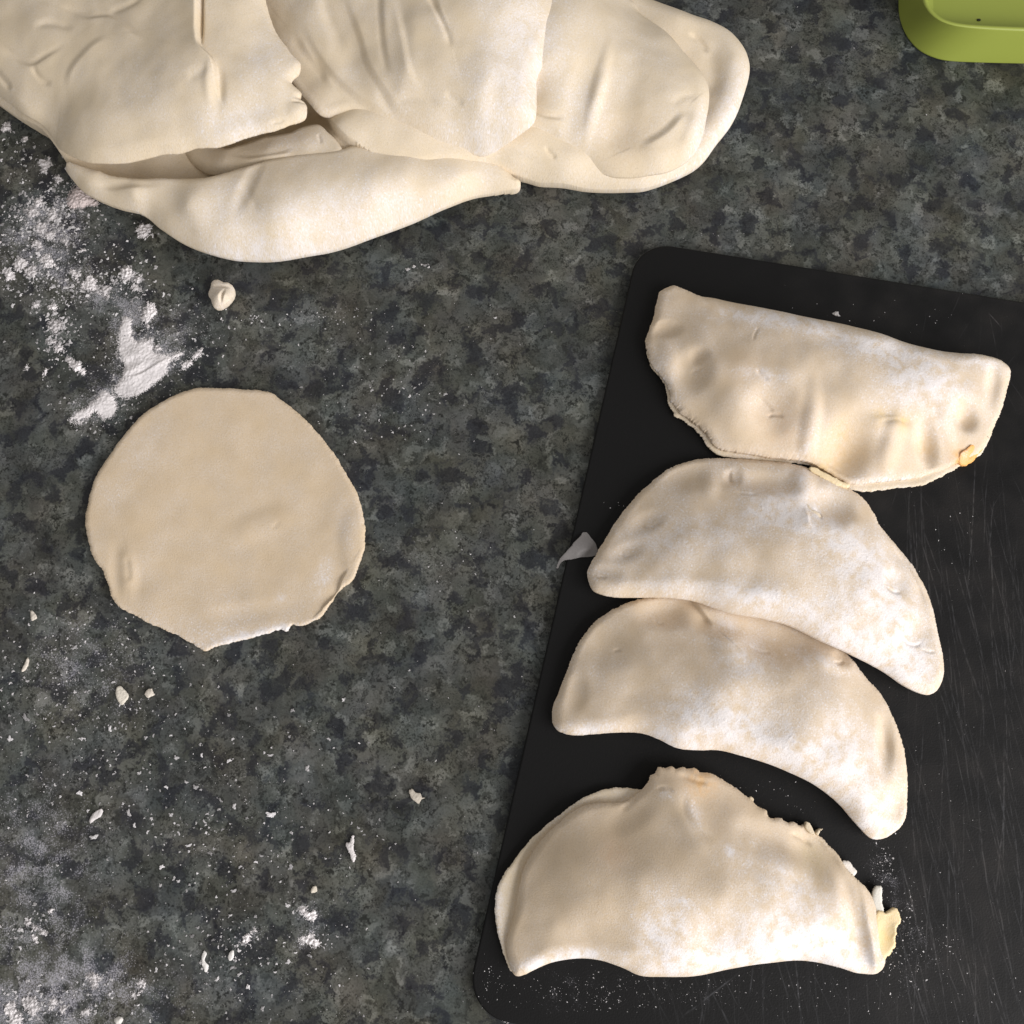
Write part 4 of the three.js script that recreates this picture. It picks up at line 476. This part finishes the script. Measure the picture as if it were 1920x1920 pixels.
// ------------------------------------------------------------------ green plastic tray, cut by the corner of the picture
{
  const t = thing('food_tray', 'lime green plastic tray with rounded corner, standing at the upper right of the worktop', 'tray');
  const h = 21, base0 = [[1683, -40], [1683, 0], [1684, 28], [1692, 56], [1706, 80], [1726, 99], [1752, 111], [1782, 117], [1850, 120], [1950, 122], [2200, 126]], rim0 = [[1728, -40], [1730, 0], [1737, 16], [1748, 29], [1764, 40], [1784, 47], [1808, 51], [1850, 54], [1920, 57], [2000, 60], [2200, 66]];
  const L = (a, z, zt, xr) => {                                         // the corner in view, then on round the tray's other three corners
    const p = a.map(([u, v]) => plan(u, v, z)), s0 = p[0], e0 = p[p.length - 1];
    p.push([xr - 14, e0[1]], [xr - 4, e0[1] - 4], [xr, e0[1] - 14], [xr, (e0[1] + zt) / 2], [xr, zt + 16], [xr - 4, zt + 4], [xr - 16, zt], [(xr + s0[0]) / 2, zt], [s0[0] + 16, zt], [s0[0] + 4, zt + 4], [s0[0], zt + 16]);
    const q = smoothLoop(p, 2); q.push(q[0].slice()); return q;
  };
  const resample = (p, n) => { const len = [0]; for (let i = 1; i < p.length; i++) len.push(len[i - 1] + Math.hypot(p[i][0] - p[i - 1][0], p[i][1] - p[i - 1][1])); const out = []; let k = 1; for (let i = 0; i < n; i++) { const s = (len[len.length - 1] * i) / (n - 1); while (k < p.length - 1 && len[k] < s) k++; const t = clamp((s - len[k - 1]) / (len[k] - len[k - 1])); out.push([mix(p[k - 1][0], p[k][0], t), mix(p[k - 1][1], p[k][1], t)]); } return out; };
  const N = 260, A = resample(L(base0, 0, -275, 285), N), Bq = resample(L(rim0, h, -272, 282), N);
  const norm = (i) => { const a = Bq[i ? i - 1 : N - 2], b = Bq[i < N - 1 ? i + 1 : 1], l = Math.hypot(b[0] - a[0], b[1] - a[1]); return [(b[1] - a[1]) / l, -(b[0] - a[0]) / l]; };   // towards the inside
  const prof = [];                                                     // rows of rings: outer wall, rounded rim, inner wall
  const ring = (k, y, inw) => A.map((a, i) => { const n = norm(i); return [mix(a[0], Bq[i][0], k) + n[0] * inw, y, mix(a[1], Bq[i][1], k) + n[1] * inw]; });
  const outer = [ring(0, 0, 0.8), ring(0, 0.5, 0.2), ring(0.02, 1.2, 0), ring(0.3, h * 0.3, 0), ring(0.62, h * 0.62, 0), ring(0.92, h * 0.94, 0.05), ring(0.97, h * 0.975, 0.2)];
  const lip = [ring(0.97, h * 0.975, 0.2), ring(1, h * 0.995, 0.5), ring(1, h, 1.0), ring(1, h * 0.995, 1.6), ring(1, h * 0.97, 2.1)];
  const inner = [ring(1, h * 0.97, 2.1), ring(1, h - 2.2, 2.5), ring(1, h - 4.2, 3.2), ring(1, h - 5.4, 4.4), ring(1, h - 6, 6.4)];
  const strip = (rows, name, mat) => {
    const pos = [], idx = [], uv = []; rows.forEach((r) => r.forEach(([x, y, z]) => { pos.push(x / 1000, y / 1000, z / 1000); uv.push(x / 40, z / 40); }));
    for (let j = 0; j < rows.length - 1; j++) for (let i = 0; i < N - 1; i++) { const a = j * N + i, b = a + 1, c = a + N, d = c + 1; idx.push(a, b, c, b, d, c); }
    const g = new THREE.BufferGeometry(); g.setAttribute('position', new THREE.Float32BufferAttribute(pos, 3)); g.setAttribute('uv', new THREE.Float32BufferAttribute(uv, 2)); g.setIndex(idx); g.computeVertexNormals();
    const m = new THREE.Mesh(g, mat); m.name = name; m.castShadow = m.receiveShadow = true; t.add(m); return m;
  };
  const mat = new THREE.MeshPhysicalMaterial({ color: new THREE.Color().setRGB(0.295, 0.35, 0.06), roughness: 0.5 }); mat.name = 'green_plastic'; mat.side = THREE.DoubleSide;
  strip(outer, 'side_wall', mat); strip(lip, 'rim', mat); strip(inner, 'inner_wall', mat);
  const e = inner[4], sh = new THREE.Shape(); e.forEach(([x, , z], i) => (i ? sh.lineTo(x, z) : sh.moveTo(x, z))); sh.closePath();
  const fg = new THREE.ExtrudeGeometry(sh, { depth: 2, bevelEnabled: false }); fg.rotateX(Math.PI / 2); fg.translate(0, h - 6, 0); fg.scale(0.001, 0.001, 0.001);
  const fm = new THREE.Mesh(fg, mat); fm.name = 'tray_floor'; fm.castShadow = fm.receiveShadow = true; t.add(fm);
  const q = plan(1835, 38, h - 6), fk = new THREE.Mesh(new THREE.SphereGeometry(0.0007, 8, 6), new THREE.MeshStandardMaterial({ color: 0x1d2010, roughness: 0.8 })); fk.scale.set(1.2, 0.5, 0.8); fk.position.set(q[0] / 1000, (h - 5.8) / 1000, q[1] / 1000); fk.name = 'herb_fleck'; fk.castShadow = true; scene.add(fk);
  tag(fk, 'tiny dark fleck of herb lying inside the green tray', 'crumb');
}

// ------------------------------------------------------------------ flour heaps, crumbs and loose grains
const flourMat = new THREE.MeshStandardMaterial({ vertexColors: true, roughness: 0.95 }); flourMat.name = 'flour';
const WHITE = [0.80, 0.77, 0.78];
const heap = (name, outline, mm, seed, opt = {}) => {
  const c = outline.reduce((a, p) => [a[0] + p[0] / outline.length, a[1] + p[1] / outline.length], [0, 0]);
  return lobe({ name, floor: opt.floor ?? 0, seed, cell: opt.cell ?? 0.22, rag: opt.rag ?? 0.9, lump: opt.lump ?? mm * 0.35, dusty: 0, base: opt.base ?? WHITE, rims: opt.rim ?? mm * 1.4, edgeRelief: 1, grain: opt.grain ?? 0.34, fray: opt.fray ?? 0.7, mottle: 0.3, material: opt.material ?? flourMat,
    minY: opt.minY ?? -0.35, outline, heights: [...outline.filter((_, i) => i % 2 === 0).map(([u, v]) => [u, v, mm * (opt.lip ?? 0.3)]), [c[0], c[1], mm]], parent: opt.parent, dents: opt.dents, creases: opt.creases });
};
{
  const t = thing('flour_smear', 'thick streaky smear of white flour on the worktop above the dough circle', 'flour');
  heap('flour_ridge', [[218, 665], [219, 640], [223, 612], [231, 594], [242, 592], [248, 606], [249, 630], [258, 640], [272, 637], [288, 643], [291, 658], [316, 662], [347, 656], [336, 671], [318, 683], [314, 700], [293, 720], [267, 737], [236, 748], [214, 744], [207, 730], [228, 708], [230, 684]], 1.5, 71, { parent: t, lump: 0.5, grain: 0.13, dents: [[246, 680, 26, 10, -20, -0.7], [300, 680, 20, 10, 0, 0.4]], creases: [{ p: [[232, 708], [260, 702], [290, 684], [312, 668]], step: 0.7, fall: 30, sharp: 3 }] });
  heap('flour_ridge', [[205, 736], [192, 732], [178, 745], [168, 761], [150, 768], [131, 781], [127, 793], [136, 790], [146, 796], [158, 792], [170, 778], [182, 774], [186, 783], [197, 787], [212, 780], [221, 764], [217, 750]], 1.2, 72, { parent: t, grain: 0.16 });
}
tag(heap('flour_clump', [[125, 669], [135, 671], [146, 678], [154, 690], [163, 697], [157, 704], [146, 697], [134, 692], [124, 682]], 1.2, 73), 'oblong white flour clump lying left of the thick flour smear', 'flour');
tag(heap('flour_clump_001', [[258, 596], [268, 590], [271, 574], [277, 563], [286, 570], [294, 584], [289, 596], [281, 603], [277, 616], [270, 606]], 1.2, 74), 'ragged white flour clump touching the upper tip of the thick smear', 'flour');
tag(heap('flour_clump_002', [[338, 690], [344, 679], [358, 672], [368, 659], [382, 655], [380, 664], [366, 673], [356, 684], [345, 692]], 0.9, 75), 'narrow slanting flour clump at the right tip of the thick smear', 'flour');
tag(heap('flour_clump_003', [[122, 386], [126, 374], [130, 362], [137, 352], [146, 346], [160, 356], [172, 366], [186, 378], [190, 384], [180, 386], [174, 391], [166, 387], [156, 393], [146, 389], [138, 394], [130, 388]], 1.3, 76, { rim: 2.6, grain: 0.3, lump: 0.3, rag: 1.1, base: [0.66, 0.58, 0.57] }), 'soft pinkish flour heap squeezed out beside the left edge of the large dough', 'flour');
{
  const clumps = (t, list, seed) => list.forEach(([u, v, r, mm], k) => {
    const rnd = rng(seed + k), n = 11, a0 = rnd() * 6.28, sq = 0.55 + 0.4 * rnd(), o = [];
    for (let i = 0; i < n; i++) { const a = (i / n) * 6.283, q = r * (0.7 + 0.55 * rnd()), x = q * Math.cos(a), y = q * sq * Math.sin(a); o.push([u + x * Math.cos(a0) - y * Math.sin(a0), v + x * Math.sin(a0) + y * Math.cos(a0)]); }
    const w = 0.7 + 0.3 * rnd();
    heap('flour_clump', o, mm, seed + k, { parent: t, grain: 0.42, base: WHITE.map((c) => c * w) });
  });
  clumps(thing('flour_clumps', 'broken clumps of spilled flour on the worktop left below the large dough', 'flour'), [[72, 378, 13, 0.9], [62, 398, 16, 0.8], [100, 402, 12, 0.8], [78, 428, 14, 0.9], [97, 440, 12, 1.0], [70, 460, 12, 0.8], [120, 452, 10, 0.8], [38, 492, 14, 0.7], [90, 490, 16, 0.8], [60, 510, 12, 0.7], [155, 470, 9, 0.9], [16, 515, 14, 0.7], [140, 515, 13, 0.6], [168, 532, 16, 0.7], [195, 545, 14, 0.6], [238, 512, 16, 0.9], [260, 524, 10, 1.0], [256, 540, 11, 0.8], [98, 575, 10, 0.8], [105, 612, 16, 0.7], [98, 640, 12, 0.8], [112, 655, 10, 0.7], [66, 572, 9, 0.6], [268, 432, 16, 0.7], [285, 440, 9, 0.6], [108, 338, 7, 0.7], [12, 238, 10, 0.7], [48, 262, 7, 0.7], [84, 310, 16, 0.5], [276, 640, 12, 0.8], [296, 655, 9, 0.7], [52, 690, 8, 0.7], [84, 698, 7, 0.6]], 300);
  clumps(thing('flour_clumps_001', 'faint flour clumps in the dusty bottom left corner of the worktop', 'flour'), [[52, 1728, 9, 0.8], [64, 1740, 7, 0.8], [80, 1748, 8, 0.7], [66, 1760, 9, 0.6], [176, 1836, 15, 0.7], [60, 1888, 20, 0.5], [20, 1895, 16, 0.6], [98, 1880, 14, 0.6], [116, 1890, 10, 0.7], [158, 1898, 10, 0.7], [264, 1845, 11, 0.6], [30, 1912, 16, 0.5], [95, 1706, 6, 0.6], [254, 1865, 9, 0.5]], 380);
}
const CR = 'dough crumb', crumb = (name, o, mm, seed, label, opt = {}) => tag(heap(name, o, mm, seed, { rag: 0.15, lump: 0.25, rim: Math.min(mm * 0.6, 1.2), cell: 0.26, grain: 0.1, fray: 0.3, minY: 0.2, lip: 0.75, base: [0.80, 0.74, 0.66], material: doughMat, ...opt }), label, CR);
{
  const m = lobe({ name: 'dough_crumb', seed: 81, cell: 0.26, rag: 0.15, lump: 0.3, dusty: 0.45, base: [0.78, 0.68, 0.54], rims: 1.6, outline: [[392, 554], [396, 540], [399, 529], [410, 526], [420, 531], [428, 531], [440, 541], [440, 556], [432, 566], [424, 573], [414, 580], [402, 579], [398, 566]], heights: [[394, 554, 4.5], [403, 530, 5], [420, 533, 6], [438, 545, 5], [436, 560, 5], [414, 577, 5], [402, 577, 4.5], [408, 552, 8.5], [424, 554, 7.5], [416, 540, 6]], dents: [[415, 552, 3, 12, 10, -1.6], [414, 536, 14, 3, 10, -0.9]] });
  tag(m, 'pale faceted lump of dough crumb alone below the large dough, right of the flour', CR);
}
crumb('dough_flake', [[219, 1290], [224, 1284], [232, 1292], [243, 1305], [236, 1316], [230, 1322], [221, 1315], [218, 1302]], 1.3, 82, 'pointed pale flake below left of the dough circle, the largest flake there', { base: [0.74, 0.70, 0.62] });
crumb('dough_flake_001', [[58, 1142], [63, 1146], [68, 1152], [72, 1159], [66, 1162], [60, 1165], [58, 1155]], 1.4, 83, 'small white triangular flake near the left picture edge, level with the circle bottom');
crumb('dough_flake_002', [[52, 1232], [55, 1232], [54, 1246], [49, 1257], [40, 1261], [44, 1250], [49, 1242]], 1.2, 84, 'thin white curved sliver on the left of the dusty patch under the circle');
crumb('dough_flake_003', [[271, 1302], [278, 1292], [286, 1290], [288, 1298], [292, 1303], [284, 1306], [279, 1309]], 1.4, 85, 'small angular white crumb just right of the pointed pale flake');
crumb('dough_flake_004', [[167, 1540], [172, 1530], [182, 1520], [193, 1515], [194, 1522], [188, 1532], [178, 1538], [170, 1545]], 1.3, 86, 'slanting oblong white flake in the lower left of the worktop', { base: WHITE });
crumb('dough_flake_005', [[767, 1482], [773, 1478], [779, 1486], [788, 1487], [792, 1494], [800, 1496], [790, 1500], [786, 1508], [778, 1502], [771, 1497]], 0.9, 87, 'flat greyish star-shaped crumb on bare worktop left of the board', { base: [0.60, 0.55, 0.48] });
crumb('dough_flake_006', [[650, 1580], [656, 1580], [658, 1568], [662, 1562], [665, 1568], [663, 1580], [664, 1592], [667, 1606], [663, 1618], [659, 1610], [655, 1600], [650, 1592]], 1.2, 88, 'long upright white crumb midway between dough circle and lower picture edge', { base: WHITE, rag: 0.3 });
crumb('dough_flake_007', [[217, 1908], [224, 1904], [231, 1906], [233, 1912], [228, 1919], [220, 1919], [216, 1914]], 2.2, 89, 'round bright white crumb at the bottom edge of the picture', { base: [0.86, 0.84, 0.82] });
crumb('dough_flake_008', [[582, 1672], [586, 1662], [592, 1660], [596, 1672], [588, 1674], [584, 1676]], 1.3, 90, 'tiny pale cone-shaped crumb above the white flour streaks at the bottom', { base: [0.76, 0.70, 0.6] });
tag(heap('flour_streak', [[560, 1705], [566, 1695], [576, 1700], [582, 1710], [592, 1708], [595, 1722], [586, 1728], [584, 1735], [576, 1722], [568, 1718]], 0.7, 91), 'upper of the two ragged flour streaks right of the bottom left dust', 'flour');
tag(heap('flour_streak_001', [[558, 1762], [570, 1752], [590, 1748], [593, 1754], [580, 1762], [596, 1762], [606, 1770], [600, 1778], [584, 1774], [574, 1772], [564, 1768]], 0.7, 92), 'lower of the two ragged flour streaks right of the bottom left dust', 'flour');
tag(heap('flour_streak_002', [[448, 1772], [456, 1760], [468, 1746], [478, 1739], [481, 1745], [472, 1754], [462, 1768], [454, 1776]], 0.8, 93), 'thin slanting flour streak left of the two ragged streaks', 'flour');
tag(heap('flour_streak_003', [[942, 1898], [950, 1896], [956, 1906], [964, 1906], [960, 1914], [952, 1924], [946, 1912]], 0.8, 94), 'white flour streak by the bottom left corner of the black board', 'flour');
tag(heap('flour_speck', [[1558, 588], [1566, 584], [1574, 584], [1572, 590], [1578, 594], [1570, 594], [1564, 592]], 0.7, 95, { floor: BT, rim: 0.4, rag: 0.2, cell: 0.22, base: [0.5, 0.49, 0.49] }), 'small grey flour speck on the board just above the topmost dumpling', 'flour');
for (const [o, s, l] of [[[[428, 1795], [432, 1784], [438, 1780], [440, 1790], [436, 1800], [430, 1802]], 96, 'bright upright grain of flour, uppermost of the pair left of the slanting streak'], [[[378, 1796], [384, 1780], [388, 1788], [384, 1800], [392, 1812], [386, 1824], [381, 1814]], 97, 'two-lobed bright white crumb among the flour grains left of the slanting streak']]) crumb('flour_grain', o, 1.1, s, l, { base: [0.86, 0.85, 0.84] }).name = s === 96 ? 'flour_grain' : 'flour_grain_001';
{
  // loose grains, uncountable: three sizes of rough little lumps
  const rnd = rng(99), gauss = () => Math.sqrt(-2 * Math.log(rnd() + 1e-9)) * Math.cos(6.2832 * rnd());
  const pts = [];
  const scatter = (u, v, ru, rv, n, s0, s1, h = 0) => { for (let i = 0; i < n; i++) { const a = u + gauss() * ru, b = v + gauss() * rv; if (a < -60 || a > 1980 || b < -40 || b > 1980) continue; pts.push([a, b, s0 + (s1 - s0) * rnd() ** 3.2, h]); } };
  scatter(70, 450, 80, 60, 900, 0.12, 1.0); scatter(85, 390, 40, 28, 260, 0.25, 1.5); scatter(60, 490, 50, 36, 260, 0.25, 1.5); scatter(110, 425, 14, 18, 60, 0.5, 1.8); scatter(150, 540, 40, 10, 90, 0.2, 1.1); scatter(240, 520, 24, 12, 60, 0.4, 1.6); scatter(30, 300, 40, 40, 90, 0.2, 1.2); scatter(110, 610, 22, 40, 120, 0.2, 1.3); scatter(105, 640, 12, 16, 40, 0.4, 1.6); scatter(275, 650, 30, 20, 120, 0.2, 1.1); scatter(190, 770, 34, 16, 70, 0.2, 0.9); scatter(170, 520, 50, 30, 160, 0.12, 0.8); scatter(255, 535, 22, 22, 60, 0.25, 1.3); scatter(250, 650, 70, 70, 420, 0.12, 0.7); scatter(240, 610, 22, 34, 160, 0.15, 0.9); scatter(280, 695, 50, 26, 220, 0.12, 0.9); scatter(175, 768, 34, 16, 140, 0.12, 0.9); scatter(150, 372, 26, 18, 120, 0.12, 0.7); scatter(105, 630, 18, 40, 90, 0.2, 1.0); scatter(180, 560, 60, 14, 120, 0.15, 0.8); scatter(360, 620, 50, 30, 130, 0.12, 0.8); scatter(190, 800, 40, 18, 70, 0.12, 0.7); scatter(300, 420, 60, 20, 60, 0.15, 0.9);
  scatter(620, 590, 50, 16, 90, 0.12, 0.6); scatter(475, 600, 12, 8, 16, 0.3, 1.1); scatter(700, 680, 90, 60, 130, 0.1, 0.65); scatter(740, 750, 60, 40, 90, 0.12, 0.8); scatter(780, 505, 14, 8, 12, 0.2, 1.1); scatter(820, 1040, 60, 50, 80, 0.1, 0.6);
  scatter(140, 1230, 80, 70, 420, 0.1, 0.65); scatter(200, 1290, 110, 80, 260, 0.1, 0.8); scatter(330, 1450, 180, 90, 330, 0.1, 0.85); scatter(110, 1340, 60, 60, 80, 0.15, 0.9); scatter(60, 1570, 90, 110, 330, 0.1, 0.6); scatter(420, 1570, 90, 60, 110, 0.12, 0.9); scatter(50, 1740, 30, 14, 40, 0.2, 1.2); scatter(60, 1885, 90, 25, 420, 0.12, 0.9); scatter(170, 1840, 50, 14, 60, 0.15, 0.9); scatter(390, 1800, 60, 40, 120, 0.12, 0.9); scatter(440, 1770, 22, 22, 50, 0.2, 1.0); scatter(580, 1740, 60, 60, 160, 0.1, 0.6); scatter(560, 1880, 120, 30, 70, 0.1, 0.6); scatter(640, 1560, 110, 60, 90, 0.1, 0.6); scatter(400, 1690, 40, 60, 40, 0.2, 0.9); scatter(260, 1500, 200, 300, 420, 0.08, 0.45); scatter(600, 1420, 200, 200, 160, 0.08, 0.45); scatter(960, 900, 500, 500, 300, 0.08, 0.38);
  scatter(330, 1450, 170, 80, 60, 0.4, 1.6); scatter(120, 1270, 90, 70, 50, 0.4, 1.5); scatter(420, 1570, 110, 60, 36, 0.4, 1.6); scatter(450, 1790, 60, 50, 40, 0.4, 1.5); scatter(60, 1880, 100, 24, 60, 0.3, 1.3); scatter(60, 1740, 30, 16, 16, 0.4, 1.5); scatter(740, 720, 110, 70, 40, 0.25, 0.95);
  scatter(1320, 440, 40, 14, 22, 0.1, 0.5); scatter(1700, 200, 200, 140, 50, 0.08, 0.35);
  const B = pts.length;
  scatter(1655, 1625, 14, 30, 130, 0.1, 0.55, BT); scatter(1700, 1730, 16, 50, 110, 0.08, 0.4, BT); scatter(1700, 1810, 30, 25, 70, 0.08, 0.45, BT); scatter(1200, 1860, 200, 22, 320, 0.07, 0.34, BT); scatter(1110, 1850, 60, 22, 80, 0.07, 0.4, BT); scatter(1760, 1775, 30, 25, 50, 0.1, 0.4, BT); scatter(1450, 1490, 70, 24, 50, 0.08, 0.4, BT); scatter(1760, 1040, 60, 60, 40, 0.08, 0.4, BT); scatter(1700, 1850, 160, 60, 160, 0.06, 0.28, BT); scatter(1770, 1500, 90, 180, 110, 0.06, 0.26, BT); scatter(1148, 942, 8, 6, 6, 0.15, 0.4, BT); scatter(1700, 600, 150, 30, 40, 0.07, 0.35, BT); scatter(930, 1830, 16, 20, 30, 0.1, 0.4, BT);
  const lump1 = (r, x, y, z) => { const q = new THREE.IcosahedronGeometry(r, 1); q.translate(x, y, z); return q; };
  const g = mergeGeometries([lump1(0.62, -0.3, 0, 0.1), lump1(0.5, 0.45, 0.1, -0.2), lump1(0.36, 0.2, 0.05, 0.55), lump1(0.3, -0.75, -0.1, -0.45)]), gp = g.attributes.position, seen = new Map();
  for (let i = 0; i < gp.count; i++) { const k = [gp.getX(i), gp.getY(i), gp.getZ(i)].map((x) => x.toFixed(3)).join(); if (!seen.has(k)) seen.set(k, 0.72 + 0.5 * rnd()); const f = seen.get(k); gp.setXYZ(i, gp.getX(i) * f, gp.getY(i) * f, gp.getZ(i) * f); }
  g.computeVertexNormals();
  const mat = new THREE.MeshStandardMaterial({ color: 0xffffff, roughness: 0.95 }); mat.name = 'flour_grain_white';
  const onBoard = (x, z) => false;
  const mk = (list, name, label) => {
    const im = new THREE.InstancedMesh(g, mat, list.length), M = new THREE.Matrix4(), q = new THREE.Quaternion(), e = new THREE.Euler(), c = new THREE.Color();
    list.forEach(([u, v, s, h], i) => { const [x, z] = plan(u, v, h), k = s * 0.62; e.set((rnd() - 0.5) * 0.5, rnd() * 6.28, (rnd() - 0.5) * 0.5); q.setFromEuler(e); M.compose(new THREE.Vector3(x / 1000, (h + k * 0.3) / 1000, z / 1000), q, new THREE.Vector3(k * (0.8 + 1.1 * rnd() ** 2), k * 0.5, k * (0.7 + 0.5 * rnd())).divideScalar(1000)); im.setMatrixAt(i, M); const w = 0.24 + 0.5 * rnd(); im.setColorAt(i, c.setRGB(w, w * 0.98, w)); });
    im.name = name; im.castShadow = im.receiveShadow = true; scene.add(im); tag(im, label, 'flour', null, 'stuff');
  };
  mk(pts.slice(0, B), 'loose_flour', 'fine loose white flour grains scattered over the grey worktop'); mk(pts.slice(B), 'board_flour', 'fine white flour grains scattered over the black cutting board');
}

renderer.render(scene, camera);
